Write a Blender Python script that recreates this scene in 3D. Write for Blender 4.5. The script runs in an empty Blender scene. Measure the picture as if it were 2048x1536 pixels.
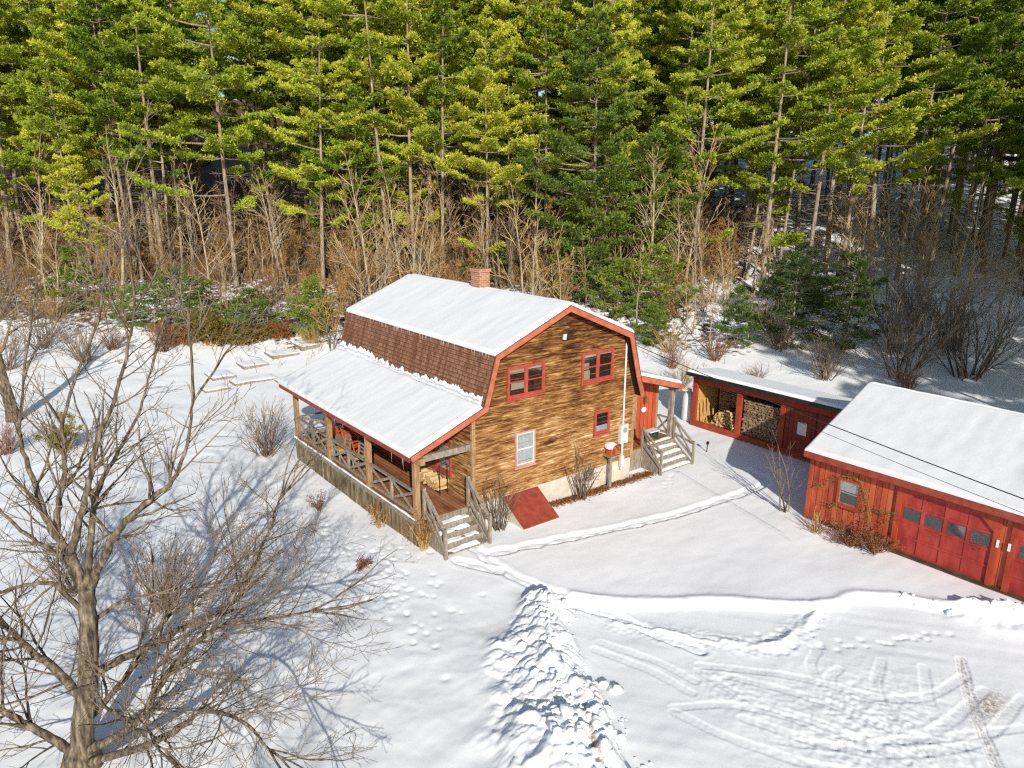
import bpy, math, random
import numpy as np
from mathutils import Vector, Matrix
PI = math.pi
scn = bpy.context.scene
COL = scn.collection

# ------------------------------------------------------------------ render / world / camera / sun
scn.view_settings.view_transform = 'Standard'
scn.view_settings.look = 'None'
scn.view_settings.exposure = 0
scn.view_settings.gamma = 1
scn.cycles.max_bounces = 6
scn.cycles.diffuse_bounces = 3
scn.cycles.glossy_bounces = 3
scn.cycles.transmission_bounces = 4
scn.cycles.transparent_max_bounces = 8
scn.cycles.use_denoising = False
scn.cycles.caustics_reflective = False
scn.cycles.caustics_refractive = False
scn.cycles.pixel_filter_type = 'BLACKMAN_HARRIS'
scn.cycles.filter_width = 1.3

SUN_EL = math.radians(25.0)
SUN_AZ = math.atan2(-0.466, -0.885)          # compass style angle of the sun, clockwise from +Y
to_sun = Vector((math.sin(SUN_AZ)*math.cos(SUN_EL), math.cos(SUN_AZ)*math.cos(SUN_EL), math.sin(SUN_EL)))

world = bpy.data.worlds.new("World"); scn.world = world; world.use_nodes = True
wn = world.node_tree.nodes; wl = world.node_tree.links
wn.clear()
wo = wn.new('ShaderNodeOutputWorld'); wb = wn.new('ShaderNodeBackground'); ws = wn.new('ShaderNodeTexSky')
ws.sky_type = 'NISHITA'; ws.sun_disc = False; ws.sun_elevation = SUN_EL; ws.sun_rotation = SUN_AZ % (2*PI)
ws.altitude = 300; ws.air_density = 1.0; ws.dust_density = 1.0; ws.ozone_density = 1.0
wb.inputs[1].default_value = 0.12
wl.new(ws.outputs[0], wb.inputs[0]); wl.new(wb.outputs[0], wo.inputs[0])

sd = bpy.data.lights.new('sun', 'SUN'); sd.energy = 5.0; sd.angle = math.radians(0.5); sd.color = (1.0, 0.94, 0.85)
so = bpy.data.objects.new('sun', sd); COL.objects.link(so); so.location = (-20, -40, 40)
so.rotation_euler = to_sun.to_track_quat('Z', 'Y').to_euler()

cam = bpy.data.cameras.new('camera'); co = bpy.data.objects.new('camera', cam); COL.objects.link(co)
cam.sensor_width = 36; cam.lens = 1440/2048*36; cam.clip_end = 2000; cam.clip_start = 0.1
Rm = Matrix(((0.7917, 0.1543, -0.5912), (-0.6109, 0.2081, -0.7638), (0.0052, 0.9659, 0.2590)))
co.matrix_world = Matrix.Translation((-11.998, -17.519, 10.55)) @ Rm.to_4x4()
scn.camera = co
CAM = np.array([-11.998, -17.519, 10.55]); RT = np.array([.7917, -.6109, .0052]); UP = np.array([.1543, .2081, .9659]); FW = np.array([.5912, .7638, -.259])
def view_x(x, y, z):                           # where in the view a spot of ground lies: only used to leave out trees nobody can see
    d = np.array([x, y, z])-CAM; zz = d@FW
    return (1024+1440*(d@RT)/zz) if zz > 1 else -9999

# ------------------------------------------------------------------ terrain
def height(x, y):
    x = np.asarray(x, float); y = np.asarray(y, float)
    s = .66*x+.75*y-21
    return .66*np.log1p(np.exp(np.clip(s/3, -50, 50)))*(1-.0*s)
def hz(x, y): return float(height(x, y))

# ------------------------------------------------------------------ noise (numpy)
def _hash(ix, iy, seed):
    h = (ix.astype(np.int64)*374761393 + iy.astype(np.int64)*668265263 + seed*974634353) & 0xffffffff
    h = ((h ^ (h >> 15))*0x2c1b3c6d) & 0xffffffff
    h = ((h ^ (h >> 12))*0x297a2d39) & 0xffffffff
    return ((h ^ (h >> 16)) & 0xffff)/65535.0
def vnoise(x, y, seed=0):
    ix = np.floor(x); iy = np.floor(y); fx = x-ix; fy = y-iy
    fx = fx*fx*(3-2*fx); fy = fy*fy*(3-2*fy)
    a = _hash(ix, iy, seed); b = _hash(ix+1, iy, seed); c = _hash(ix, iy+1, seed); d = _hash(ix+1, iy+1, seed)
    return (a*(1-fx)+b*fx)*(1-fy)+(c*(1-fx)+d*fx)*fy-.5
def fbm(x, y, seed=0, oct=4, gain=.5):
    t = 0; a = 1
    for o in range(oct):
        t = t+a*vnoise(x*2**o, y*2**o, seed+o*17); a *= gain
    return t
def worley(x, y, seed=0):
    ix = np.floor(x); iy = np.floor(y); best = np.full(np.shape(x), 9.0)
    for dx in (-1, 0, 1):
        for dy in (-1, 0, 1):
            cx = ix+dx; cy = iy+dy
            px = cx+_hash(cx, cy, seed); py = cy+_hash(cx, cy, seed+5)
            best = np.minimum(best, (px-x)**2+(py-y)**2)
    return np.sqrt(best)
def sstep(a, b, x):
    t = np.clip((x-a)/(b-a), 0, 1); return t*t*(3-2*t)

# ------------------------------------------------------------------ mesh builder
class MB:
    def __init__(s): s.v = []; s.f = []; s.n = 0
    def add(s, v, f):
        v = np.asarray(v, float).reshape(-1, 3)
        if isinstance(f, np.ndarray): s.f.append(f+s.n)
        else:
            by = {}
            for q in f: by.setdefault(len(q), []).append(q)
            for k in by: s.f.append(np.array(by[k], dtype=np.int64)+s.n)
        s.v.append(v); s.n += len(v); return s
    def box(s, a, b):
        x0, y0, z0 = [min(a[i], b[i]) for i in range(3)]; x1, y1, z1 = [max(a[i], b[i]) for i in range(3)]
        return s.add([(x0,y0,z0),(x1,y0,z0),(x1,y1,z0),(x0,y1,z0),(x0,y0,z1),(x1,y0,z1),(x1,y1,z1),(x0,y1,z1)],
              [(0,3,2,1),(4,5,6,7),(0,1,5,4),(1,2,6,5),(2,3,7,6),(3,0,4,7)])
    def bar(s, p, q, w, h, up=(0,0,1)):
        p = Vector(p); q = Vector(q); d = (q-p).normalized(); u = Vector(up); r = d.cross(u)
        if r.length < 1e-4: r = d.cross(Vector((1,0,0)))
        r.normalize(); u = r.cross(d).normalized(); r *= w/2; u *= h/2
        vs = [p-r-u, p+r-u, p+r+u, p-r+u, q-r-u, q+r-u, q+r+u, q-r+u]
        return s.add(vs, [(0,1,2,3),(7,6,5,4),(0,4,5,1),(1,5,6,2),(2,6,7,3),(3,7,4,0)])
    def prism(s, poly, ext):
        n = len(poly); e = Vector(ext); a = [Vector(p) for p in poly]
        vs = a+[p+e for p in a]
        return s.add(vs, [tuple(range(n))[::-1], tuple(range(n, 2*n))]+[(i, (i+1) % n, n+(i+1) % n, n+i) for i in range(n)])
    def tube(s, pts, rad, k=6, cap=True):
        P = np.asarray(pts, float); n = len(P); T = np.gradient(P, axis=0)
        T /= np.linalg.norm(T, axis=1)[:, None]+1e-9
        ref = np.array([0, 0, 1.]) if abs(T[0][2]) < .9 else np.array([1., 0, 0])
        A = np.cross(T, ref); A /= np.linalg.norm(A, axis=1)[:, None]+1e-9
        B = np.cross(T, A); ang = np.arange(k)*2*PI/k
        R = np.asarray(rad, float)*np.ones(n)
        V = P[:, None, :]+R[:, None, None]*(np.cos(ang)[None, :, None]*A[:, None, :]+np.sin(ang)[None, :, None]*B[:, None, :])
        i = np.arange(n-1)[:, None]*k; j = np.arange(k)[None, :]; j2 = (j+1) % k
        F = np.stack([i+j, i+j2, i+k+j2, i+k+j], -1).reshape(-1, 4)
        s.add(V.reshape(-1, 3), F)
        if cap and k > 3:
            s.f.append(np.array([list(range(k))[::-1]])+s.n-n*k); s.f.append(np.array([list(range(k))])+s.n-k)
        return s
    def lathe(s, prof, k=16, loc=(0,0,0)):
        vs = []; fs = []
        for r, z in prof:
            for j in range(k):
                a = 2*PI*j/k; vs.append((loc[0]+r*math.cos(a), loc[1]+r*math.sin(a), loc[2]+z))
        for i in range(len(prof)-1):
            for j in range(k): fs.append((i*k+j, i*k+(j+1) % k, (i+1)*k+(j+1) % k, (i+1)*k+j))
        return s.add(vs, fs)
    def grid(s, P):                                  # P: (nu,nv,3)
        nu, nv = P.shape[:2]; i = np.arange(nu-1)[:, None]*nv; j = np.arange(nv-1)[None, :]
        F = np.stack([i+j, i+nv+j, i+nv+j+1, i+j+1], -1).reshape(-1, 4)
        return s.add(P.reshape(-1, 3), F)
    def build(s, name, mat, parent=None, smooth=False, attrs=None):
        me = bpy.data.meshes.new(name)
        V = np.concatenate(s.v)
        if parent is not None:
            o = Vector((0,0,0)); p = parent
            while p is not None: o = o+p.location; p = p.parent
            V = V-np.array(o)
        me.vertices.add(len(V)); me.vertices.foreach_set('co', V.astype(np.float32).ravel())
        L = np.concatenate([f.ravel() for f in s.f]); tot = np.concatenate([np.full(len(f), f.shape[1]) for f in s.f])
        me.loops.add(len(L)); me.loops.foreach_set('vertex_index', L.astype(np.int32))
        st = np.concatenate([[0], np.cumsum(tot)[:-1]])
        me.polygons.add(len(tot)); me.polygons.foreach_set('loop_start', st.astype(np.int32))
        me.polygons.foreach_set('use_smooth', np.full(len(tot), bool(smooth)))
        me.update(calc_edges=True)
        if attrs:
            for k, a in attrs.items():
                at = me.attributes.new(k, 'FLOAT', 'POINT'); at.data.foreach_set('value', a.astype(np.float32).ravel())
        me.materials.append(mat)
        ob = bpy.data.objects.new(name, me); COL.objects.link(ob)
        if parent is not None: ob.parent = parent
        return ob

def tag(o, label=None, cat=None, group=None, kind=None):
    if label: o['label'] = label
    if cat: o['category'] = cat
    if group: o['group'] = group
    if kind: o['kind'] = kind
    return o
def thing(name, loc, label, cat, group=None, rz=0):
    o = bpy.data.objects.new(name, None); COL.objects.link(o); o.location = loc; o.rotation_euler = (0, 0, rz)
    o.empty_display_size = .2
    return tag(o, label, cat, group)
def dup(root, loc, rz=0, sc=1, label=None, group=None):
    r = root.copy(); COL.objects.link(r); r.location = loc; r.rotation_euler = (0, 0, rz)
    r.scale = sc if hasattr(sc, '__len__') else (sc, sc, sc)
    if label: r['label'] = label
    if group: r['group'] = group
    for ch in list(root.children):
        c = ch.copy(); COL.objects.link(c); c.parent = r
        for g in list(ch.children):
            d = g.copy(); COL.objects.link(d); d.parent = c
    return r

# ------------------------------------------------------------------ materials
class NT:
    def __init__(s, name):
        s.m = bpy.data.materials.new(name); s.m.use_nodes = True; s.t = s.m.node_tree; s.t.nodes.clear()
        s.out = s.n('ShaderNodeOutputMaterial')
    def n(s, ty, **kw):
        x = s.t.nodes.new(ty)
        for k, v in kw.items(): setattr(x, k, v)
        return x
    def l(s, a, b): s.t.links.new(a, b)
    def val(s, node, i, v):
        if hasattr(v, 'is_output') or isinstance(v, bpy.types.NodeSocket): s.l(v, node.inputs[i])
        else: node.inputs[i].default_value = v
    def coord(s, sc=(1,1,1), rot=(0,0,0), kind='Object'):
        tc = s.n('ShaderNodeTexCoord'); mp = s.n('ShaderNodeMapping')
        mp.inputs['Scale'].default_value = sc; mp.inputs['Rotation'].default_value = rot
        s.l(tc.outputs[kind], mp.inputs[0]); return mp.outputs[0]
    def noise(s, vec, scale=1, detail=4, rough=.55, dist=0):
        x = s.n('ShaderNodeTexNoise'); x.inputs['Scale'].default_value = scale; x.inputs['Detail'].default_value = detail
        x.inputs['Roughness'].default_value = rough; x.inputs['Distortion'].default_value = dist
        if vec is not None: s.l(vec, x.inputs['Vector'])
        return x.outputs['Fac']
    def ramp(s, fac, stops, interp='LINEAR'):
        x = s.n('ShaderNodeValToRGB'); cr = x.color_ramp; cr.interpolation = interp
        while len(cr.elements) < len(stops): cr.elements.new(.5)
        for e, (p, c) in zip(cr.elements, stops): e.position = p; e.color = (c[0], c[1], c[2], 1)
        s.l(fac, x.inputs[0]); return x.outputs[0]
    def mix(s, fac, a, b, mode='MIX'):
        x = s.n('ShaderNodeMix', data_type='RGBA', blend_type=mode)
        s.val(x, 0, fac)
        for i, v in ((6, a), (7, b)):
            if isinstance(v, bpy.types.NodeSocket): s.l(v, x.inputs[i])
            else: x.inputs[i].default_value = (v[0], v[1], v[2], 1)
        return x.outputs[2]
    def math(s, op, a, b=0, c=0):
        x = s.n('ShaderNodeMath', operation=op)
        s.val(x, 0, a); s.val(x, 1, b); s.val(x, 2, c); return x.outputs[0]
    def bump(s, h, st=.5, d=.02):
        x = s.n('ShaderNodeBump'); x.inputs['Strength'].default_value = st; x.inputs['Distance'].default_value = d
        s.l(h, x.inputs['Height']); return x.outputs[0]
    def bsdf(s, col, rough=.8, normal=None, spec=.3, metal=0):
        x = s.n('ShaderNodeBsdfPrincipled')
        if isinstance(col, bpy.types.NodeSocket): s.l(col, x.inputs['Base Color'])
        else: x.inputs['Base Color'].default_value = (*col, 1)
        s.val(x, 'Roughness', rough); x.inputs['Specular IOR Level'].default_value = spec; x.inputs['Metallic'].default_value = metal
        if normal is not None: s.l(normal, x.inputs['Normal'])
        return x.outputs[0]
    def fin(s, sh): s.l(sh, s.out.inputs[0]); return s.m

def mottled(name, stops, sc=(1,1,1), scale=4, detail=5, rough=.8, bump=.3, bd=.01, spec=.25, island=.0, objrand=0.0, dist=0):
    t = NT(name); v = t.coord(sc); f = t.noise(v, scale, detail, .6, dist)
    if island:
        g = t.n('ShaderNodeNewGeometry'); f = t.math('ADD', f, t.math('MULTIPLY', t.math('SUBTRACT', g.outputs['Random Per Island'], .5), island))
    if objrand:
        oi = t.n('ShaderNodeObjectInfo'); f = t.math('ADD', f, t.math('MULTIPLY', t.math('SUBTRACT', oi.outputs['Random'], .5), objrand))
    c = t.ramp(f, stops)
    nb = t.bump(t.noise(v, scale*2.5, 4), bump, bd) if bump else None
    return t.fin(t.bsdf(c, rough, nb, spec))

# --- wood, paint
def siding_mat():
    t = NT('weathered_clapboard'); g = t.n('ShaderNodeNewGeometry')
    v = t.coord((.75, .75, 9.5)); v2 = t.coord((.45, .45, .6)); v3 = t.coord((2.4, 2.4, 34))
    tc = t.n('ShaderNodeTexCoord'); sp = t.n('ShaderNodeSeparateXYZ'); t.l(tc.outputs['Object'], sp.inputs[0])
    a = t.noise(v, 1.5, 8, .72, .35); b = t.noise(v2, 2.0, 3, .5); c = t.noise(v3, 1.6, 6, .75)
    isl = t.math('MULTIPLY', t.math('SUBTRACT', g.outputs['Random Per Island'], .5), .07)
    f = t.math('ADD', t.math('MULTIPLY', t.math('SUBTRACT', a, .5), 1.75), t.math('MULTIPLY', t.math('SUBTRACT', c, .5), 1.0))
    f = t.math('ADD', t.math('ADD', f, .455), isl)
    hgt = t.math('MULTIPLY', t.math('SUBTRACT', 3.4, sp.outputs[2]), .040)      # paler, more weathered toward the foot
    f = t.math('ADD', f, t.math('ADD', hgt, t.math('MULTIPLY', t.math('SUBTRACT', b, .5), .55)))
    col = t.ramp(f, [(.16, (.030, .013, .005)), (.34, (.12, .048, .014)), (.48, (.255, .120, .037)), (.60, (.36, .192, .070)), (.72, (.50, .345, .18)), (.90, (.66, .57, .43))])
    return t.fin(t.bsdf(col, .85, t.bump(f, .5, .02), .15))
M = {}
M['siding'] = siding_mat()
M['fascia'] = mottled('salmon_red_fascia_paint', [(.3, (.33, .085, .045)), (.55, (.46, .135, .075)), (.8, (.52, .19, .12))], (1, 1, 1), 3, 5, .6, .15)
M['eave_red'] = mottled('eave_red_paint', [(.3, (.22, .035, .02)), (.7, (.33, .07, .045))], (1, 1, 1), 4, 4, .6, .15)
M['red_frame'] = mottled('red_window_frame_paint', [(.3, (.30, .045, .028)), (.7, (.42, .085, .055))], (1, 1, 1), 5, 4, .5, .1)
M['faded_frame'] = mottled('faded_pink_window_frame_paint', [(.3, (.42, .19, .14)), (.7, (.56, .34, .27))], (1, 1, 1), 5, 4, .6, .1)
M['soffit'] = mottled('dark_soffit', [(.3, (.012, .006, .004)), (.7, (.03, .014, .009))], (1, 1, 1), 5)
def boards_mat(name, stops, freq, axis, rough=.65, depth=.6, noise_sc=(1, 1, 1), dirt=None):
    t = NT(name); tc = t.n('ShaderNodeTexCoord'); sp = t.n('ShaderNodeSeparateXYZ'); t.l(tc.outputs['Object'], sp.inputs[0])
    u = t.math('MULTIPLY', sp.outputs[axis], freq); fl = t.math('FLOOR', u); fr = t.math('FRACT', u)
    groove = t.math('LESS_THAN', t.math('MINIMUM', fr, t.math('SUBTRACT', 1, fr)), .055)
    wn_ = t.n('ShaderNodeTexWhiteNoise', noise_dimensions='1D'); t.l(fl, wn_.inputs['W'])
    f = t.math('ADD', t.noise(t.coord(noise_sc), 3, 5, .65), t.math('MULTIPLY', t.math('SUBTRACT', wn_.outputs[0], .5), .22))
    col = t.ramp(f, stops)
    col = t.mix(t.math('MULTIPLY', groove, .65), col, [c*.25 for c in stops[0][1]])
    h = t.math('SUBTRACT', t.math('MULTIPLY', f, .3), groove)
    return t.fin(t.bsdf(col, rough, t.bump(h, depth, .015), .25))
M['barn_red'] = boards_mat('barn_red_boards', [(.22, (.17, .030, .016)), (.45, (.42, .080, .034)), (.62, (.50, .115, .050)), (.85, (.56, .18, .10))], 5.4, 1, noise_sc=(1.6, 1.6, .4))
M['barn_red_x'] = boards_mat('barn_red_boards_end', [(.25, (.30, .05, .02)), (.5, (.44, .085, .035)), (.8, (.52, .12, .05))], 4.2, 0, noise_sc=(1, 1, .35))
M['shed_red'] = boards_mat('dull_red_shed_boards', [(.3, (.17, .028, .016)), (.7, (.30, .055, .03))], 5, 1, noise_sc=(1, 1, .35))
M['red_trim'] = mottled('red_trim_paint', [(.3, (.27, .035, .018)), (.7, (.42, .075, .035))], (1, 1, .4), 4, 5, .6, .2)
M['door_red'] = mottled('garage_door_red_paint', [(.25, (.19, .022, .018)), (.5, (.33, .038, .030)), (.68, (.40, .06, .046)), (.85, (.46, .13, .10))], (1.2, 1.2, .5), 3, 7, .55, .15)
M['dark_red'] = mottled('dark_red_door_paint', [(.3, (.10, .012, .012)), (.7, (.2, .025, .022))], (1, 1, 1), 4)
M['grey_wood'] = mottled('weathered_grey_wood', [(.25, (.12, .10, .075)), (.5, (.26, .22, .17)), (.75, (.40, .35, .28))], (6, 6, 1.5), 2.5, 5, .9, .4, .006)
M['post_wood'] = mottled('brown_post_wood', [(.25, (.16, .09, .04)), (.5, (.34, .21, .10)), (.75, (.45, .31, .17))], (7, 7, .8), 2.5, 6, .85, .4, .006)
M['skirt'] = boards_mat('grey_green_skirt_boards', [(.3, (.075, .055, .032)), (.5, (.20, .155, .088)), (.75, (.42, .34, .21))], 9, 1, .9, .8, (2, 2, .6))
M['deck'] = boards_mat('red_brown_deck_boards', [(.3, (.20, .072, .032)), (.55, (.36, .15, .068)), (.8, (.47, .25, .13))], 7.5, 0, .6, .5, (3, .5, 1))
M['raw_wood'] = mottled('raw_yellow_wood', [(.3, (.42, .22, .06)), (.7, (.60, .38, .14))], (1, 1, 4), 2, 5, .8, .2)
M['dark_wood'] = mottled('dark_wood', [(.3, (.05, .03, .018)), (.7, (.12, .075, .04))], (1, 1, 4), 3, 5, .85, .3)
M['concrete'] = mottled('pale_concrete', [(.3, (.46, .40, .33)), (.7, (.62, .57, .49))], (1, 1, 1), 3, 6, .9, .2)
M['metal_white'] = mottled('pale_grey_metal', [(.3, (.50, .50, .48)), (.7, (.66, .66, .63))], (1, 1, 1), 3, 3, .45, .05, spec=.5)
M['white'] = mottled('white_paint', [(.3, (.62, .62, .60)), (.7, (.78, .78, .76))], (1, 1, 1), 4, 4, .55, .1)
M['black'] = mottled('black_metal', [(.3, (.012, .012, .012)), (.7, (.03, .028, .026))], (1, 1, 1), 6, 3, .45, .1, spec=.4)
M['green'] = mottled('dark_green_paint', [(.3, (.02, .06, .04)), (.7, (.04, .11, .07))], (1, 1, 1), 5, 3, .6, .1)
M['orange_red'] = mottled('orange_red_chair_paint', [(.3, (.42, .07, .025)), (.7, (.58, .13, .05))], (1, 1, 1), 6, 4, .55, .1)
M['interior'] = mottled('painted_dim_room', [(.3, (.008, .007, .006)), (.7, (.035, .03, .026))], (1, 1, 1), 1.2, 2, .9, 0)  # flat sheet behind the panes; the unlit room is put into its colour
M['blind'] = mottled('cream_blind', [(.3, (.40, .34, .22)), (.7, (.52, .46, .32))], (1, 1, 12), 2, 2, .9, .1)
M['curtain'] = mottled('white_curtain', [(.3, (.42, .44, .45)), (.7, (.62, .64, .64))], (8, 8, 1), 2, 3, .9, .2)
M['brass'] = mottled('aged_brass', [(.3, (.10, .06, .02)), (.7, (.2, .13, .05))], (1, 1, 1), 6, 3, .4, .1, spec=.5)
def glass_mat():
    t = NT('window_glass'); lw = t.n('ShaderNodeLayerWeight'); lw.inputs[0].default_value = .5
    fr = t.math('MULTIPLY_ADD', t.math('POWER', lw.outputs['Facing'], 2.2), .75, .13)
    tr = t.n('ShaderNodeBsdfTransparent'); tr.inputs[0].default_value = (.80, .84, .84, 1)
    gl = t.n('ShaderNodeBsdfGlossy'); gl.inputs['Roughness'].default_value = .03
    t.l(t.bump(t.noise(t.coord((1,1,1)), 1.5, 2), .06, .05), gl.inputs['Normal'])
    mx = t.n('ShaderNodeMixShader'); t.l(fr, mx.inputs[0]); t.l(tr.outputs[0], mx.inputs[1]); t.l(gl.outputs[0], mx.inputs[2])
    return t.fin(mx.outputs[0])
M['glass'] = glass_mat()
def ice_mat():
    t = NT('clear_ice'); x = t.n('ShaderNodeBsdfPrincipled'); x.inputs['Base Color'].default_value = (.85, .92, .95, 1)
    x.inputs['Roughness'].default_value = .12; x.inputs['Transmission Weight'].default_value = .6; x.inputs['IOR'].default_value = 1.31
    return t.fin(x.outputs[0])
M['ice'] = ice_mat()
def brick_mat():
    t = NT('chimney_brick'); tc = t.n('ShaderNodeTexCoord'); sp = t.n('ShaderNodeSeparateXYZ'); t.l(tc.outputs['Object'], sp.inputs[0])
    cb = t.n('ShaderNodeCombineXYZ'); t.l(t.math('ADD', sp.outputs[0], sp.outputs[1]), cb.inputs[0]); t.l(sp.outputs[2], cb.inputs[1])
    b = t.n('ShaderNodeTexBrick'); t.l(cb.outputs[0], b.inputs['Vector']); b.inputs['Scale'].default_value = 1
    b.inputs['Brick Width'].default_value = .21; b.inputs['Row Height'].default_value = .075; b.inputs['Mortar Size'].default_value = .009
    b.inputs['Color1'].default_value = (.42, .19, .10, 1); b.inputs['Color2'].default_value = (.30, .115, .065, 1); b.inputs['Mortar'].default_value = (.46, .36, .26, 1)
    return t.fin(t.bsdf(b.outputs[0], .9, t.bump(b.outputs['Fac'], -.4, .01), .2))
M['brick'] = brick_mat()
def shingle_mat():
    t = NT('brown_asphalt_shingles'); tc = t.n('ShaderNodeTexCoord'); sp = t.n('ShaderNodeSeparateXYZ'); t.l(tc.outputs['Object'], sp.inputs[0])
    cb = t.n('ShaderNodeCombineXYZ'); t.l(sp.outputs[1], cb.inputs[0]); t.l(sp.outputs[2], cb.inputs[1])
    b = t.n('ShaderNodeTexBrick'); t.l(cb.outputs[0], b.inputs['Vector']); b.inputs['Scale'].default_value = 1
    b.inputs['Brick Width'].default_value = .30; b.inputs['Row Height'].default_value = .135; b.inputs['Mortar Size'].default_value = .012
    b.inputs['Bias'].default_value = -.1
    b.inputs['Color1'].default_value = (.33, .175, .105, 1); b.inputs['Color2'].default_value = (.24, .115, .068, 1); b.inputs['Mortar'].default_value = (.05, .02, .013, 1)
    st = t.noise(t.coord((.2, 3.4, .55)), 1.3, 5, .65); st = t.ramp(st, [(.47, (0, 0, 0)), (.60, (1, 1, 1))])
    col = t.mix(t.math('MULTIPLY', st, .6), b.outputs[0], (.075, .018, .010))
    sp2 = t.noise(t.coord((1,1,1)), 60, 3, .7); col = t.mix(.25, col, t.ramp(sp2, [(.3, (.08, .035, .02)), (.7, (.36, .19, .12))]))
    return t.fin(t.bsdf(col, .95, t.bump(b.outputs['Fac'], -.8, .02), .1))
M['shingle'] = shingle_mat()
def snow_mat(name='snow', ridges=False):
    t = NT(name); v = t.coord((1,1,1))
    n1 = t.noise(v, 9, 6, .6); h = n1
    if ridges:
        h = t.math('ADD', t.math('MULTIPLY', n1, .4), t.math('MULTIPLY', t.noise(t.coord((.25, 2.6, .25)), 2.0, 3, .5), .55))
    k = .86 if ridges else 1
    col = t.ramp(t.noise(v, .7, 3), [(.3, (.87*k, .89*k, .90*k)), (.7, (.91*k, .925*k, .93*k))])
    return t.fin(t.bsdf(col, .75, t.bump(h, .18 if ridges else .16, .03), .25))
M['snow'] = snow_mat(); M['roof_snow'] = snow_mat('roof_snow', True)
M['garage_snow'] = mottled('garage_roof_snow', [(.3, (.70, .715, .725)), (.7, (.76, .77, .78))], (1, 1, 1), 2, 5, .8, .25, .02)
def ground_mat():
    t = NT('snow_ground'); v = t.coord((1,1,1))
    at = t.n('ShaderNodeAttribute'); at.attribute_name = 'litter'; di = t.n('ShaderNodeAttribute'); di.attribute_name = 'dirt'  # litter also carries painted shade under the pines
    n1 = t.noise(v, 7, 6, .62); n2 = t.noise(t.coord((1.2, .5, 1)), 1.6, 5, .6)
    snow = t.ramp(t.noise(v, .5, 3), [(.3, (.87, .89, .90)), (.7, (.91, .925, .93))])
    leaf = t.ramp(t.noise(v, 16, 4, .7), [(.3, (.030, .018, .011)), (.5, (.12, .068, .032)), (.72, (.30, .18, .085))])
    m = t.noise(v, 2.3, 6, .72); m = t.math('ADD', m, t.math('MULTIPLY', t.math('SUBTRACT', t.noise(v, .33, 3), .5), .5))
    lm = t.math('MULTIPLY', t.ramp(t.math('ADD', m, t.math('MULTIPLY', t.math('SUBTRACT', at.outputs['Fac'], .5), .34)), [(.52, (0,0,0)), (.60, (1,1,1))]), t.math('MINIMUM', t.math('MULTIPLY', at.outputs['Fac'], 3), 1))
    col = t.mix(lm, snow, leaf)
    dm = t.math('MULTIPLY', di.outputs['Fac'], t.ramp(t.noise(v, 11, 5, .75), [(.42, (0,0,0)), (.56, (1,1,1))]))
    col = t.mix(dm, col, t.ramp(t.noise(v, 25, 3), [(.3, (.10, .06, .035)), (.7, (.42, .28, .16))]))
    h = t.math('ADD', t.math('MULTIPLY', n1, .35), n2)
    return t.fin(t.bsdf(col, .8, t.bump(h, .16, .04), .2))
M['ground'] = ground_mat()
# --- vegetation
def bark_mat(name, stops, sc=(6, 6, 1.2)): return mottled(name, stops, sc, 2.2, 5, .95, .5, .02, .1, objrand=.12)
M['bark_grey'] = bark_mat('grey_tan_bark', [(.32, (.04, .032, .024)), (.48, (.135, .108, .075)), (.70, (.33, .28, .20))])
M['bark_pine'] = bark_mat('pine_bark', [(.28, (.10, .08, .058)), (.5, (.29, .235, .165)), (.75, (.52, .44, .32))])
M['twig_tan'] = mottled('tan_twigs', [(.3, (.075, .058, .043)), (.7, (.25, .19, .13))], (1,1,1), 2, 3, .95, 0, island=.3, objrand=.15)
M['twig_red'] = mottled('reddish_twigs', [(.3, (.14, .070, .045)), (.7, (.32, .185, .115))], (1,1,1), 2, 3, .95, 0, island=.3, objrand=.1)
M['twig_grey'] = mottled('grey_brown_twigs', [(.3, (.10, .068, .042)), (.7, (.30, .21, .125))], (1,1,1), 2, 3, .95, 0, island=.3, objrand=.15)
M['twig_pale'] = mottled('pale_tan_twigs', [(.3, (.27, .17, .075)), (.7, (.57, .41, .20))], (1,1,1), 2, 3, .95, 0, island=.3, objrand=.15)
M['twig_gold'] = mottled('golden_brown_twigs', [(.3, (.22, .13, .048)), (.7, (.55, .37, .15))], (1,1,1), 2, 3, .95, 0, island=.3, objrand=.15)
def leaf_mat(name, stops, objrand=.62, trans=.22, tint=None):
    t = NT(name); g = t.n('ShaderNodeNewGeometry'); oi = t.n('ShaderNodeObjectInfo')
    f = t.math('ADD', t.math('MULTIPLY', g.outputs['Random Per Island'], .55), t.math('MULTIPLY', t.noise(t.coord((1,1,1)), .55, 2), .55))
    f = t.math('ADD', f, t.math('MULTIPLY', t.math('SUBTRACT', oi.outputs['Random'], .5), objrand))
    col = t.ramp(f, stops)
    d = t.n('ShaderNodeBsdfDiffuse'); t.l(col, d.inputs[0]); tr = t.n('ShaderNodeBsdfTranslucent'); t.l(col, tr.inputs[0])
    mx = t.n('ShaderNodeMixShader'); mx.inputs[0].default_value = trans; t.l(d.outputs[0], mx.inputs[1]); t.l(tr.outputs[0], mx.inputs[2])
    return t.fin(mx.outputs[0])
M['pine'] = leaf_mat('white_pine_needles', [(.12, (.07, .125, .018)), (.36, (.225, .32, .034)), (.62, (.42, .50, .05)), (.95, (.66, .63, .08))])
M['hemlock'] = leaf_mat('hemlock_needles', [(.2, (.06, .12, .025)), (.55, (.16, .27, .045)), (.9, (.31, .41, .06))], .2)
M['airy'] = leaf_mat('light_green_pine_needles', [(.2, (.055, .10, .024)), (.5, (.15, .225, .04)), (.75, (.26, .325, .05)), (.95, (.40, .41, .06))], .3)
M['dark_fir'] = leaf_mat('dark_conifer_needles', [(.2, (.035, .055, .02)), (.55, (.075, .11, .035)), (.9, (.13, .17, .05))], .2)
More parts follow.
